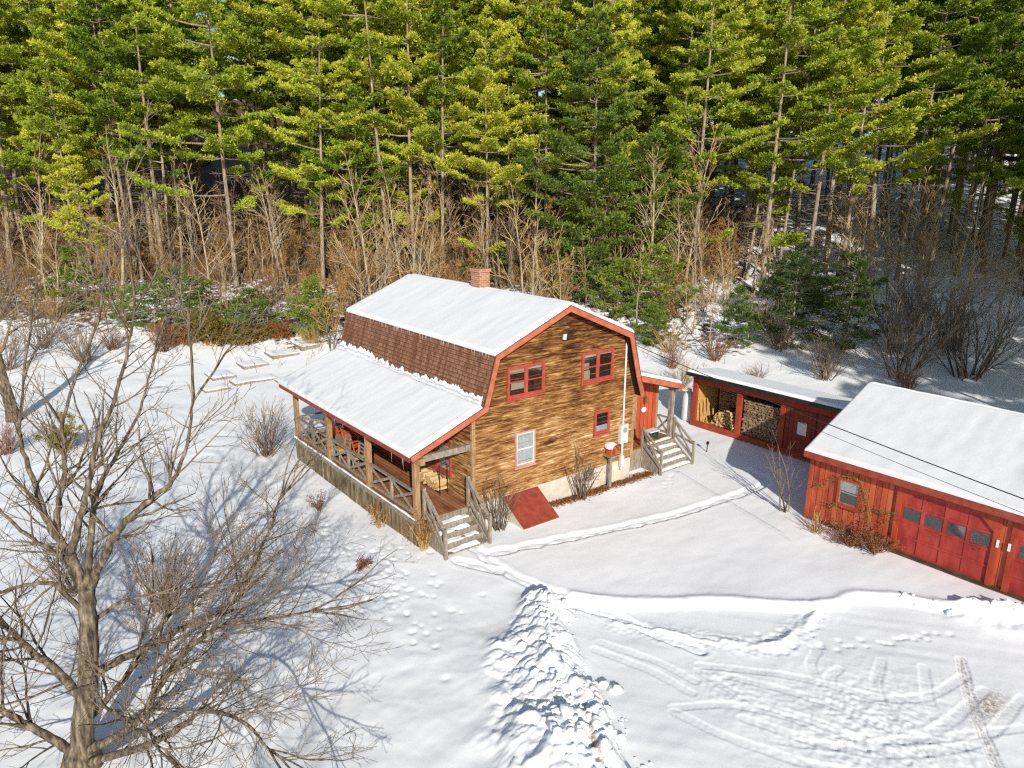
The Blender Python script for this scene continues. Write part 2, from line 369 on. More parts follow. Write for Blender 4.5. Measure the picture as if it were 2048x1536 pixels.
M['juniper'] = leaf_mat('olive_brown_shrub_leaves', [(.2, (.09, .075, .02)), (.5, (.19, .15, .035)), (.9, (.30, .20, .06))], .2)
M['beech'] = leaf_mat('dead_orange_beech_leaves', [(.2, (.24, .11, .035)), (.55, (.48, .26, .085)), (.9, (.62, .42, .18))], .2, .4)
M['lichen'] = leaf_mat('yellow_green_leaves', [(.2, (.14, .12, .03)), (.55, (.28, .25, .06)), (.9, (.40, .34, .10))], .1)
M['rust_leaf'] = leaf_mat('rust_brown_leaves', [(.2, (.10, .04, .02)), (.55, (.28, .11, .045)), (.9, (.42, .20, .08))], .1)
M['log_bark'] = mottled('firewood_bark', [(.3, (.13, .085, .05)), (.7, (.28, .19, .12))], (3,3,3), 4, 4, .95, .4, objrand=.3)
M['log_pale'] = mottled('split_pale_firewood', [(.25, (.36, .22, .09)), (.5, (.56, .38, .17)), (.8, (.66, .50, .28))], (3,3,3), 3, 4, .9, .3, objrand=.35)
M['log_grey'] = mottled('grey_split_firewood', [(.25, (.12, .075, .04)), (.5, (.26, .17, .10)), (.8, (.40, .29, .19))], (3,3,3), 3, 4, .9, .3, island=.35, objrand=.35)

# ------------------------------------------------------------------ the ground
def axis(parts):
    out = []
    for a, b, st in parts: out.append(np.arange(a, b, st))
    return np.concatenate(out)
def poly_near(X, Y, pts):
    best = np.full(X.shape, 1e9); side = np.zeros(X.shape); par = np.zeros(X.shape); acc = 0
    for (ax, ay), (bx, by) in zip(pts[:-1], pts[1:]):
        dx, dy = bx-ax, by-ay; L = math.hypot(dx, dy)
        t = np.clip(((X-ax)*dx+(Y-ay)*dy)/L**2, 0, 1); ex = X-(ax+t*dx); ey = Y-(ay+t*dy); d = np.hypot(ex, ey)
        m = d < best; best = np.where(m, d, best)
        side = np.where(m, np.sign(dx*(Y-ay)-dy*(X-ax)), side); par = np.where(m, acc+t*L, par); acc += L
    return best, side, par
def smooth_line(pts, n=8):
    P = np.array(pts, float); P = np.vstack([2*P[0]-P[1], P, 2*P[-1]-P[-2]]); out = []
    for i in range(1, len(P)-2):
        for k in range(n):
            t = k/n; a, b, c, d = P[i-1], P[i], P[i+1], P[i+2]
            out.append(.5*((2*b)+(-a+c)*t+(2*a-5*b+4*c-d)*t*t+(-a+3*b-3*c+d)*t**3))
    out.append(P[-2]); return [tuple(p) for p in out]
def in_poly(X, Y, pts):
    ins = np.zeros(X.shape, bool); n = len(pts)
    for i in range(n):
        (x1, y1), (x2, y2) = pts[i], pts[(i+1) % n]
        c = ((y1 > Y) != (y2 > Y)) & (X < (x2-x1)*(Y-y1)/(y2-y1+1e-12)+x1); ins ^= c
    return ins
PLOW = [(0.0, -4.86), (0.84, -5.9), (2.0, -6.7), (2.93, -7.39), (4.0, -8.35), (4.86, -9.1), (5.5, -9.3), (6.25, -9.5), (6.9, -10.1), (7.33, -10.73), (8.0, -11.8), (8.54, -12.65), (9.4, -14.5), (10, -18)]
BERM = [(-0.45, -4.5), (-1.25, -5.25), (-2.2, -6.35), (-2.95, -7.5), (-3.5, -8.4), (-4.1, -9.3), (-5.2, -11)]
BERM2 = [(-2.0, -7.6), (-2.6, -8.4), (-3.3, -9.4), (-4.2, -11)]
PATHS = [smooth_line([(-0.73, -1.03), (-0.83, -2.57), (-0.48, -4.16), (0.27, -5.72), (0.55, -7.04), (0.91, -8.32)]),
         smooth_line([(-0.48, -1.73), (1.42, -2.16), (4.3, -2.82), (7.33, -3.26), (10.9, -3.47), (11.6, -2.3)]),
         smooth_line([(-1.55, -1.5), (-.95, -2.6)])]
TYRES = [[(-1.18, -9.3), (-0.25, -9.9), (0.41, -10.8), (0.97, -12.02), (2.12, -12.98), (4.18, -14.05)],
         [(-1.27, -9.38), (-1.04, -10.48), (-0.35, -11.93), (0.07, -12.5), (.5, -13.6)],
         [(0.45, -8.68), (1.88, -10.37), (2.64, -11.81), (3.62, -12.44), (5.02, -12.61)],
         [(5.65, -12.31), (4.19, -13.07), (2.77, -14.01), (2.0, -14.6)],
         [(3.16, -10.05), (2.34, -10.4), (1.32, -11.84), (0.44, -12.79)],
         [(4.04, -11.19), (2.86, -11.65), (2.14, -12.47), (1.5, -13.8)],
         [(0.28, -8.81), (0.31, -10.13), (0.83, -11.46), (1.2, -13)],
         [(2.89, -10.77), (2.37, -10.82), (1.92, -11.52), (1.42, -13.55)],
         [(5.26, -13.7), (3.0, -13.66), (1.29, -12.87), (0.37, -11.83), (-.3, -10.4)],
         [(0.6, -9.3), (1.5, -11.0), (1.9, -12.6), (2.9, -13.9)],
         [(-1.06, -6.72), (-0.63, -8.1), (-0.5, -9.2)], [(-.75, -6.6), (-.25, -8.0), (-.1, -9.0)],
         [(4.6, -11.9), (3.3, -12.6), (2.6, -13.4), (1.4, -14.3)], [(-.3, -11.2), (.9, -12.3), (2.6, -13.0), (4.9, -13.1)]]
def ground_height(X, Y, fine=True):
    Z = height(X, Y); S = .66*X+.75*Y-21
    far = sstep(0, 8, S)
    Z = Z+fbm(X/6, Y/6, 3, 3)*(.12+.5*far)+fbm(X/1.6, Y/1.1, 7, 3)*(.022+.10*far)
    Z = Z+fbm(X/.9, Y/.45, 11, 2)*.010*(1-far)
    dirt = np.zeros(X.shape)
    if not fine: return Z, dirt
    left = sstep(-1.0, -4.0, X)*(1-far)
    Z = Z+left*fbm(X/.7, Y/.7, 23, 3)*.038
    # footpaths trodden through the snow
    for i, p in enumerate(PATHS):
        m = (X > min(q[0] for q in p)-1) & (X < max(q[0] for q in p)+1) & (Y > min(q[1] for q in p)-1) & (Y < max(q[1] for q in p)+1)
        d, sd_, pr = poly_near(X[m], Y[m], p); x, y = X[m], Y[m]
        d = d+fbm(x/.3, y/.3, 31, 2)*.10
        foot = .5+.5*np.sin(pr*2*PI/.62+(sd_ > 0)*PI)
        Z[m] = Z[m]-(.045+.028*foot*(1+1.2*fbm(x/.5, y/.5, 35, 2))*sstep(.04, .09, d))*(1-sstep(.13, .22, d))+.008*np.exp(-((d-.30)/.06)**2)
    # edge of the ploughed drive
    poly = PLOW+[(30, -18), (30, -60), (-14, -60), (-6, -13)]+BERM[::-1]
    ins = in_poly(X, Y, poly); m = (X > -7) & (X < 11) & (Y > -20) & (Y < -3)
    d, sd_, pr = poly_near(X[m], Y[m], PLOW); x, y = X[m], Y[m]
    n = fbm(x/.5, y/.5, 41, 3)
    dd = np.where(ins[m], d, -d)+n*.10
    Z[m] -= .17*sstep(-.03, .16, dd)
    lip = np.exp(-((dd+.10)/.16)**2); late = sstep(9, 12, pr)
    Z[m] += lip*(.05+.22*late*(1+1.5*n))+late*np.exp(-((dd-.3)/.35)**2)*.10*(1+2*n)
    Z[(~m) & ins] -= .17
    # faint long plough scrapes
    mm = m & ins; u = X[mm]*.62-Y[mm]*.78
    Z[mm] += .012*vnoise((X[mm]*.78+Y[mm]*.62)/.22, u/3.0, 43)
    tri = smooth_line([(4.7, -9.15), (3.6, -9.3), (2.39, -9.25), (1.2, -7.9), (0.17, -6.3)])
    d, sd_, pr = poly_near(X[m], Y[m], tri); d = d+n*.12
    Z[m] += .07*np.exp(-(d/.13)**2)*(1+2*n)+.03*(1-sstep(.2, .6, d))*worley(x/.16, y/.16, 3)
    # berm of ploughed lumps
    for line, hmax, w0, w1, sd0 in ((BERM, .56, .55, 1.2, 51), (BERM2, .30, .28, .55, 61)):
        d, sd_, pr = poly_near(X[m], Y[m], line)
        wx = x+.22*fbm(x/.6, y/.6, sd0+11, 2); wy = y+.22*fbm(x/.6, y/.6, sd0+13, 2)
        w = (w0+(w1-w0)*np.clip(pr/4, 0, 1))*(1+.35*fbm(x/1.1, y/1.1, sd0+15, 2)); h = hmax*(.62+.38*np.clip(pr/3, 0, 1))*(1+.45*fbm(x/.9, y/.9, sd0+16, 2))
        sgn = d*sd_                                            # +: toward the lawn
        prof = np.where(sgn > 0, np.exp(-(np.abs(sgn)/(w*.55))**3), np.exp(-(np.abs(sgn)/(w*.95))**1.7))*sstep(-.01, .4, pr)
        big = np.clip(fbm(x/1.1, y/1.1, sd0+17, 2)+.45, .1, 1)
        lump = np.clip(.50-worley(wx/.62, wy/.62, sd0+1), -.1, .5)*.42*big+(.55-worley(wx/.27, wy/.27, sd0+2))*.13*(1.2-big*.6)+(.5-worley(x/.115, y/.115, sd0+3))*.05
        Z[m] += h*prof+lump*sstep(.06, .40, prof)
        if line is BERM2:
            dirt[m] = np.maximum(dirt[m], .85*np.exp(-((sgn+.34)/.10)**2)*sstep(.6, 1.6, pr)); Z[m] -= .10*np.exp(-((sgn+.34)/.10)**2)*sstep(.6, 1.4, pr)
    # tyre tracks
    for i, p in enumerate(TYRES):
        for off in ((0, ) if i not in (2, 8, 9) else (0, )):
            q = smooth_line(p, 6); m2 = (X > min(a[0] for a in q)-.6) & (X < max(a[0] for a in q)+.6) & (Y > min(a[1] for a in q)-.6) & (Y < max(a[1] for a in q)+.6)
            d, sd_, pr = poly_near(X[m2], Y[m2], q); wob = .03*fbm(X[m2]/.4, Y[m2]/.4, 71+i, 2)
            d = d+wob; body = 1-sstep(.10, .135, d)
            tread = np.sin((pr+d*.5)*2*PI/.15)*sstep(.02, .05, d)*(.6+.8*vnoise(X[m2]/.2, Y[m2]/.2, 79))
            Z[m2] += -.012*body+.004*tread*body+.002*np.exp(-((d-.155)/.025)**2)*(1+2.5*fbm(X[m2]/.12, Y[m2]/.12, 77, 2))
            if i in (3, 5): dirt[m2] = np.maximum(dirt[m2], (.8 if i == 3 else .25)*body*(.5+.5*np.sin(d*2*PI/.09)))
    # churned zone where the tracks cross
    ch = np.exp(-(((X-1.4)/2.2)**2+((Y+12.2)/1.7)**2))+.7*np.exp(-(((X-.3)/.6)**2+((Y+9.6)/.9)**2))
    Z += ch*(fbm(X/.11, Y/.11, 81, 3)*.030+(.5-worley(X/.17+fbm(X/.3, Y/.3, 85, 2), Y/.17, 83))*.022)
    dirt = np.maximum(dirt, .85*np.exp(-(((X-4.3)/.75)**2+((Y+13.35)/.28)**2)))
    # animal prints
    rg = random.Random(5)
    prints = []
    for a, b, nn in (((-2.6, -2.1), (-6.5, -1.5), 22), ((-3.2, .2), (-4.6, -4.5), 26), ((-3.5, 3), (-5.8, -.8), 24), ((-4.5, 2), (-6.5, 1.0), 16), ((2.4, -9.6), (6.6, -11.6), 26), ((.8, -8), (4.2, -9.8), 18), ((7.5, -1.5), (9.6, -.3), 8), ((-3.4, 9), (-6, 4.5), 24)):
        for k in range(nn):
            t = k/nn; prints.append((a[0]+(b[0]-a[0])*t+rg.gauss(0, .12), a[1]+(b[1]-a[1])*t+rg.gauss(0, .12), rg.uniform(.05, .085)))
    for k in range(80): prints.append((rg.gauss(-3.6, .9), rg.gauss(0, 2.6), rg.uniform(.04, .09)))
    for px, py, r in prints:
        m2 = (abs(X-px) < .35) & (abs(Y-py) < .35)
        if not m2.any(): continue
        d = np.hypot(X[m2]-px, Y[m2]-py); Z[m2] += -.032*np.exp(-(d/r)**2)
    return Z, dirt
gx = axis([(-90, -40, 3), (-40, -18, .8), (-18, -13.4, .25), (-13.4, -4.6, .06), (-4.6, 6.0, .034), (6.0, 10.2, .055), (10.2, 17, .12), (17, 45, .3), (45, 80, .8), (80, 170, 5)])
gy = axis([(-90, -30, 4), (-30, -16, .8), (-16, -4.2, .034), (-4.2, 3.6, .055), (3.6, 14, .10), (14, 32, .2), (32, 60, .4), (60, 95, 1.2), (95, 200, 5)])
GX, GY = np.meshgrid(gx, gy, indexing='ij')
GZ, GD = ground_height(GX, GY)
S_ = .66*GX+.75*GY-21
T_ = .75*GX-.66*GY
litter_shade = sstep(-3, 9, S_+fbm(GX/4, GY/4, 91, 2)*4)*(.80-.55*sstep(2, 26, T_))+sstep(14, 24, S_)*1.5*sstep(27, 4, T_)+sstep(20, 40, S_)*.2  # leaf litter; the deep-wood terms also stand in for shade under the pines
strip = np.exp(-((GY+.16)/.22)**2)*((GX > 2.4) & (GX < 8.2)); GD = np.maximum(GD, 0); 
GZ = np.where((GX > .3) & (GX < 7.2) & (GY > .3) & (GY < 9.2), -.05, GZ)
m_ = MB(); m_.grid(np.stack([GX, GY, GZ], -1))
ground = m_.build('snow_ground', M['ground'], None, True, {'litter': litter_shade, 'dirt': GD})
tag(ground, 'snow covered yard, drive and wooded hillside', None, None, 'structure')
from bisect import bisect
def gz(x, y):
    i = min(max(bisect(gx, x)-1, 0), len(gx)-2); j = min(max(bisect(gy, y)-1, 0), len(gy)-2)
    return float(GZ[i, j])

rg = random.Random(71); mb = MB()
def snow_lump(mb, c, r, rg):
    vs = []; fs = []; nr, k = 4, 7
    ph = rg.uniform(0, 6); sx, sy, sz = rg.uniform(.7, 1.3), rg.uniform(.7, 1.3), rg.uniform(.55, .9)
    for i in range(nr+1):
        th_ = PI*i/nr
        for j in range(k):
            a = ph+2*PI*j/k; q = r*(1+rg.uniform(-.3, .25)); vs.append((c[0]+q*sx*math.sin(th_)*math.cos(a), c[1]+q*sy*math.sin(th_)*math.sin(a), c[2]+q*sz*math.cos(th_)))
    for i in range(nr):
        for j in range(k): fs.append((i*k+j, i*k+(j+1) % k, (i+1)*k+(j+1) % k, (i+1)*k+j))
    mb.add(vs, fs)
for line, n, wl, wr in ((BERM, 150, .9, .5), (BERM2, 50, .5, .35), (PLOW[7:12], 24, .35, .2)):
    sm = smooth_line(line, 10)
    for q in range(n):
        i = min(len(sm)-2, int(rg.random()**.9*(len(sm)-1))); a, b = sm[i], sm[i+1]; dx, dy = b[0]-a[0], b[1]-a[1]; l = math.hypot(dx, dy)+1e-6
        o = abs(rg.gauss(0, .6)); o = -o*wl if rg.random() < .6 else o*wr
        f = .6+.5*min(1, i/len(sm)*2)
        x, y = a[0]+dy/l*o*f, a[1]-dx/l*o*f
        r = min(.19, .03*math.exp(abs(rg.gauss(0, .8)))) if line is not PLOW[7:12] else rg.uniform(.02, .07)
        snow_lump(mb, (x, y, gz(x, y)-r*.05), r, rg)
tag(mb.build('snow_lumps', M['snow'], None, True), 'loose lumps of ploughed snow on the bank at the edge of the drive', 'snow', kind='stuff')

# ------------------------------------------------------------------ THE HOUSE
W, L, OV = 7.3, 9.54, .37
RX, RZ = 3.65, 6.99
UB = (.634, 5.73); LB = (.176, 4.17); PE = (-2.42, 3.15)
UR = (6.666, 5.73); LR = (7.124, 4.17); SR = (7.42, 3.35)
house = thing('gambrel_house', (3.65, 0, 0), 'two storey gambrel house with weathered brown clapboards and a long snowy porch roof', 'house')
Y0, Y1 = -OV, L+OV
def roof_slab(name, a, b, th, mat, y0=Y0, y1=Y1):
    (x0, z0), (x1, z1) = a, b; d = Vector((x1-x0, 0, z1-z0)).normalized(); n = Vector((-d.z, 0, d.x))
    if n.z < 0: n = -n
    p = [Vector((x0, y0, z0)), Vector((x1, y0, z1)), Vector((x1, y0, z1))-n*th, Vector((x0, y0, z0))-n*th]
    return MB().prism(p, (0, y1-y0, 0)).build(name, mat, house)
ru = roof_slab('roof', UB, (RX, RZ), .10, M['shingle'])
ru2 = roof_slab('roof', (RX, RZ), UR, .10, M['shingle'])
rs = roof_slab('steep_roof', LB, UB, .10, M['shingle'])
rs2 = roof_slab('steep_roof', UR, LR, .10, M['shingle'])
rp = roof_slab('porch_roof', PE, LB, .10, M['shingle'])
# shingle courses standing proud of the steep slope
mb = MB(); nc = 12; rg = random.Random(1)
for k in range(nc):
    t0, t1 = k/nc, (k+1)/nc; y = Y0+.01
    while y < Y1-.02:
        w = rg.uniform(.18, .42); y2 = min(y+w, Y1-.01); o = rg.choice((.012, .018, .026))
        xa, za = LB[0]+(UB[0]-LB[0])*t0, LB[1]+(UB[1]-LB[1])*t0; xb, zb = LB[0]+(UB[0]-LB[0])*t1, LB[1]+(UB[1]-LB[1])*t1
        nx, nz = -.9594, .2817
        mb.add([(xa+nx*o, y, za+nz*o), (xa+nx*o, y2-.008, za+nz*o), (xb+nx*.004, y2-.008, zb+nz*.004), (xb+nx*.004, y, zb+nz*.004), (xa, y, za), (xa, y2-.008, za)],
               [(0, 1, 2, 3), (4, 5, 1, 0)]); y = y2
mb.build('shingle_course', M['shingle'], rs)
# snow on the roofs: a draped sheet with rounded edges
def snow_sheet(name, O, U, V, lu, lv, th, parent, mat, nu=60, nv=40, vtop=None, rag=0, seed=0, amp=.02):
    O, U, V = np.array(O, float), np.array(U, float), np.array(V, float); U /= np.linalg.norm(U); V /= np.linalg.norm(V)
    N = np.cross(U, V); N = N if N[2] > 0 else -N
    def ax(l, n):
        e = np.array([0, .02, .05, .09, .14]); c = np.linspace(.2, l-.2, n); return np.concatenate([e, c, l-e[::-1]])
    u = ax(lu, nu); v = ax(lv, nv); Ug, Vg = np.meshgrid(u, v, indexing='ij')
    if vtop is not None:
        top = vtop(u)[:, None]; Vg = Vg/lv*top; vm = top
    else: vm = lv
    d = np.minimum(np.minimum(Ug, lu-Ug), np.minimum(Vg, vm-Vg))
    t = th*np.sqrt(np.clip(d/.09, 0, 1))*(1+amp/th*fbm(Ug/.9, Vg/1.4, seed, 3)+.6*amp/th*fbm(Ug/.25, Vg/.9, seed+3, 2))
    t = t+rag*np.clip(1-(vm-Vg)/.35, 0, 1)*sstep(0, .04, vm-Vg)*np.clip(.25+fbm(Ug/.16, Vg/.2, seed+7, 2), 0, 1)
    P = O+Ug[..., None]*U+Vg[..., None]*V+N*(t+.004)[..., None]
    return MB().grid(P).build(name, mat, parent, True)
sl = Vector((RX-UB[0], 0, RZ-UB[1])); ll = sl.length
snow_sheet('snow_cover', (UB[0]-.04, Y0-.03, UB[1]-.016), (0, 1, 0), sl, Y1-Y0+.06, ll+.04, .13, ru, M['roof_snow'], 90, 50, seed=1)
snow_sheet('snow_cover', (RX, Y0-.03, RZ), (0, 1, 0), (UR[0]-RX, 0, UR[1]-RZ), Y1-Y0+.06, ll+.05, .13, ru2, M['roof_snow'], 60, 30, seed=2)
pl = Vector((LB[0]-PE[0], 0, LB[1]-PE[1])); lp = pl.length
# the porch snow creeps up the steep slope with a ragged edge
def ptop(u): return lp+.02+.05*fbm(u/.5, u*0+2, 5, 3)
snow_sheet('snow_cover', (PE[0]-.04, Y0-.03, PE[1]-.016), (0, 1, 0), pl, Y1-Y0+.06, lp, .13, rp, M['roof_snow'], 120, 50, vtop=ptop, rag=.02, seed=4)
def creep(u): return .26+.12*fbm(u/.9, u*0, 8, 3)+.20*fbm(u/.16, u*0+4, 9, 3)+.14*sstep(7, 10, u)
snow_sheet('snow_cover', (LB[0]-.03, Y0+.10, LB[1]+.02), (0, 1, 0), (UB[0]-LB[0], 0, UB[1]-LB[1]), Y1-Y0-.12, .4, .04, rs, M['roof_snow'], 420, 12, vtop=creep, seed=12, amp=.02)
# rake boards
def rake(a, b, w=.20, t=.035, y=Y0, name='rake_board', mat='fascia', side=-1):
    (x0, z0), (x1, z1) = a, b
    p = [(x0, y, z0-.005), (x1, y, z1-.005), (x1, y, z1-w), (x0, y, z0-w)]
    return MB().prism(p, (0, side*t, 0)).build(name, M[mat], house)
def rake_poly(p, y, t, name='rake_board', mat='fascia'): return MB().prism([(x, y, z) for x, z in p], (0, t, 0)).build(name, M[mat], house)
w = .19
# mitred along the gambrel outline
outl = [PE, LB, UB, (RX, RZ), UR, LR, SR]
def inset(pts, w):
    out = []
    for i, p in enumerate(pts):
        ns = []
        for a, b in ((i-1, i), (i, i+1)):
            if a < 0 or b >= len(pts): continue
            dx, dz = pts[b][0]-pts[a][0], pts[b][1]-pts[a][1]; l = math.hypot(dx, dz); ns.append((dz/l, -dx/l))
        nx = sum(n[0] for n in ns); nz = sum(n[1] for n in ns); l = math.hypot(nx, nz); nx /= l; nz /= l
        k = w/max(.4, nx*ns[0][0]+nz*ns[0][1]); out.append((p[0]+nx*k, p[1]+nz*k))
    return out
o0 = inset(outl, .006); o1 = inset(outl, w)
for yy, tt in ((Y0, -.035), (Y1, .035)):
    for i in range(len(outl)-1):
        rake_poly([o0[i], o0[i+1], o1[i+1], o1[i]], yy, tt)
# drip edge of dark shingle ends over the boards
od = inset(outl, -.012)
mb = MB()
for i in range(len(outl)-1): mb.prism([(od[i][0], Y0-.05, od[i][1]), (od[i+1][0], Y0-.05, od[i+1][1]), (o0[i+1][0], Y0-.05, o0[i+1][1]), (o0[i][0], Y0-.05, o0[i][1])], (0, .06, 0))
mb.build('drip_edge', M['dark_wood'], house)
# soffit under the overhang at the gable
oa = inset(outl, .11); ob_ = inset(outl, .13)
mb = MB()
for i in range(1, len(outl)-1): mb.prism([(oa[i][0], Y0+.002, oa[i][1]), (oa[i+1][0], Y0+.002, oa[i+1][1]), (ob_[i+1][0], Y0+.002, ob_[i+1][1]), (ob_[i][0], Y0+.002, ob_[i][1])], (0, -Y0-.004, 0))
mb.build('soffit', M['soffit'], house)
MB().box((PE[0]-.035, Y0, PE[1]-.17), (PE[0]-.002, Y1, PE[1]-.02)).build('eave_board', M['eave_red'], house)
MB().box((PE[0], Y0+.01, PE[1]-.14), (-2.07, Y1-.01, PE[1]-.10)).build('porch_soffit', M['dark_wood'], house)
# icicles under the upper break and the porch eave
rg = random.Random(9); mb = MB()
for k in range(46):
    y = rg.uniform(Y0+.2, Y1-.2); h = rg.uniform(.06, .26); x, z = UB[0]-.055, UB[1]-.01
    mb.tube([(x, y, z), (x-.005, y, z-h*.5), (x, y, z-h)], [.009, .006, .001], 4)
mb.build('icicle_row', M['ice'], ru)
mb = MB()
for k in range(10):
    y = rg.uniform(Y0+.1, Y1-.2); h = rg.uniform(.08, .42)*rg.choice((.5, 1)); x, z = PE[0]-.03, PE[1]-.14
    mb.tube([(x, y, z), (x-.005, y, z-h*.5), (x, y, z-h)], [.008, .005, .001], 4)
mb.build('icicle_row', M['ice'], rp)
# clapboards
def clap(mb, fx, z0, z1, row, to3, rg, gaps=()):
    z = z0
    while z < z1-1e-3:
        zt = min(z+row, z1); a, b = fx(z+.0), fx(zt)
        u0 = max(a[0], b[0]); u1 = min(a[1], b[1])
        u = u0
        while u < u1-.01:
            ln = rg.uniform(1.6, 4.5); u2 = u+ln
            if u2 > u1-.4: u2 = u1
            ua, ub = u, u2; jz = rg.gauss(0, .003); o = .034+rg.uniform(-.006, .012)
            la = a[0] if u == u0 else ua; lb = b[0] if u == u0 else ua; ra = a[1] if u2 == u1 else ub; rb = b[1] if u2 == u1 else ub
            ns = max(2, int((ua-ub)/-.22)); ph = rg.uniform(0, 99); V = []; jz += 0
            for i in range(ns+1):
                f = i/ns; ul = la+(ra-la)*f; ut = lb+(rb-lb)*f
                w_ = .023*float(vnoise(np.array([ph+ul*1.9]), np.array([ph]), 3)[0]+.7*vnoise(np.array([ph+ul*5.1]), np.array([ph]), 5)[0])*2 if not i in (0, ns) else 0
                V += [to3(ul, z+jz+w_, o), to3(ut, zt+.01, .004), to3(ul, z+jz+w_, 0)]
            mb.add(V, [(3*i, 3*i+3, 3*i+4, 3*i+1) for i in range(ns)]+[(3*i+2, 3*i+5, 3*i+3, 3*i) for i in range(ns)])
            u = u2
        z = zt
ins = inset(outl, .12)
def prof_x(z):
    # inner outline of the roof on both sides at height z
    def cross(seg):
        for (xa, za), (xb, zb) in seg:
            if min(za, zb) <= z <= max(za, zb): return xa+(xb-xa)*(z-za)/(zb-za+1e-9)
    l = cross([(ins[1], ins[2]), (ins[2], ins[3])]) if z > ins[1][1] else 0.0
    r = cross([(ins[3], ins[4]), (ins[4], ins[5]), (ins[5], ins[6])]) if z > ins[6][1] else 7.3
    if z > 4.15 and l is None: l = RX
    l = 0.0 if l is None else max(l, 0.0); r = W if r is None else min(r, W)
    return (l, max(r, l+.01))
rg = random.Random(3)
mb = MB(); clap(mb, prof_x, .86, RZ-.16, .105, lambda u, z, o: (u, -o, z), rg)
wall_f = mb.build('gable_wall', M['siding'], house)
mb = MB(); clap(mb, lambda z: (0, L), .93, 3.95, .105, lambda u, z, o: (-o, u, z), rg)
mb.build('porch_wall', M['siding'], house)
# sheathing behind the boards (keeps light out), foundation
poly = [(0, .85), (W, .85)]+[(SR[0]-.15, SR[1]-.1), (LR[0]-.08, LR[1]-.02), (UR[0]-.1, UR[1]-.12), (RX, RZ-.14), (UB[0]+.1, UB[1]-.12), (LB[0]+.02, LB[1]-.12), (0, 3.98)]
MB().prism([(x, .005, z) for x, z in poly], (0, L-.01, 0)).build('sheathing', M['dark_wood'], house)
MB().box((.03, .03, -.3), (W-.03, L-.03, .85)).build('foundation', M['concrete'], house)
MB().box((-.028, -.034, .84), (.10, .07, 3.92)).build('corner_board', M['post_wood'], house)
MB().box((W-.11, -.034, .84), (W+.028, .07, 3.2)).build('corner_board', M['post_wood'], house)
# chimney
ch = MB().box((3.45, 4.46, 6.3), (3.93, 5.0, 7.62)).build('chimney', M['brick'], house)
MB().box((3.41, 4.42, 7.62), (3.97, 5.04, 7.74)).build('chimney_cap', M['brick'], ch)
MB().box((3.39, 4.40, 6.9), (3.99, 5.06, 7.02)).build('flashing', M['metal_white'], ch)
# windows
def window(par, to3, u0, u1, z0, z1, kind, frame='red_frame', case=.075, sash=None, sash_mat=None):
    sash_mat = sash_mat or frame
    def bx(mb, a, b, c, d, o0, o1):
        P = [to3(a, c, o0), to3(b, c, o0), to3(b, d, o0), to3(a, d, o0), to3(a, c, o1), to3(b, c, o1), to3(b, d, o1), to3(a, d, o1)]
        mb.add(P, [(0, 3, 2, 1), (4, 5, 6, 7), (0, 1, 5, 4), (1, 2, 6, 5), (2, 3, 7, 6), (3, 0, 4, 7)])
    mb = MB()
    bx(mb, u0, u0+case, z0, z1, .0, .075); bx(mb, u1-case, u1, z0, z1, .0, .075)
    bx(mb, u0+case, u1-case, z1-case, z1, .0, .075); bx(mb, u0+case, u1-case, z0, z0+case, .0, .075)
    bx(mb, u0-.03, u1+.03, z0-.05, z0-.001, .0, .10)
    lights = [(u0+case, u1-case)]
    if kind == 'double':
        c = (u0+u1)/2; bx(mb, c-.045, c+.045, z0+case, z1-case, .0, .073); lights = [(u0+case, c-.045), (c+.045, u1-case)]
    wd = mb.build('window', M[frame], par)
    for i, (a, b) in enumerate(lights):
        mb = MB(); zm = (z0+z1)/2
        for (za, zb, o) in ((z0+case, zm+.02, .030), (zm-.02, z1-case, .042)) if kind != 'single' else ((z0+case, z1-case, .035), ):
            bx(mb, a, a+.03, za, zb, o, o+.022); bx(mb, b-.03, b, za, zb, o, o+.022); bx(mb, a+.03, b-.03, za, za+.035, o, o+.022); bx(mb, a+.03, b-.03, zb-.03, zb, o, o+.022)
        mb.build('sash', M[sash_mat], wd)
        MB().add([to3(a, z0+case, .036), to3(b, z0+case, .036), to3(b, z1-case, .036), to3(a, z1-case, .036)], [(0, 1, 2, 3)]).build('pane', M['glass'], wd)
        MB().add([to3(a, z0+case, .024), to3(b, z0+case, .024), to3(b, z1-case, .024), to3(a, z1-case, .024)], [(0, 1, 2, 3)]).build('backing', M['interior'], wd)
        for (fa, fb, fc, fd, mt) in (sash or {}).get(i, []):
            P = [to3(a+(b-a)*q, z0+case+(z1-z0-2*case)*s, .0275) for q, s in ((fa, fc), (fb, fc), (fb, fd), (fa, fd))]
            MB().add(P, [(0, 1, 2, 3)]).build('curtain' if mt == 'curtain' else 'blind', M[mt], wd)
    return wd
fy = lambda u, z, o: (u, -.012-o, z)
window(house, fy, 1.32, 2.86, 4.14, 5.20, 'double', sash={0: [(0, 1, .8, 1, 'blind'), (.15, 1, .22, .47, 'blind')], 1: [(0, 1, .88, 1, 'blind')]})
window(house, fy, 4.53, 6.05, 4.15, 5.24, 'double', sash={0: [(0, 1, .87, 1, 'blind'), (0, .52, .0, .38, 'blind'), (0, .45, .42, .66, 'blind')], 1: [(0, 1, .9, 1, 'blind')]})
window(house, fy, 1.66, 2.50, 1.74, 2.95, 'hung', frame='faded_frame', sash={0: [(0, 1, 0, 1, 'curtain')]}, sash_mat='white', case=.06)
window(house, fy, 5.22, 5.99, 2.14, 3.01, 'single', sash={0: [(.0, 1, 0, .33, 'curtain')]})
px_ = lambda u, z, o: (-.012-o, u, z)
window(house, px_, 1.15, 2.85, 1.5, 2.58, 'double', sash={0: [(0, 1, 0, 1, 'curtain')]})
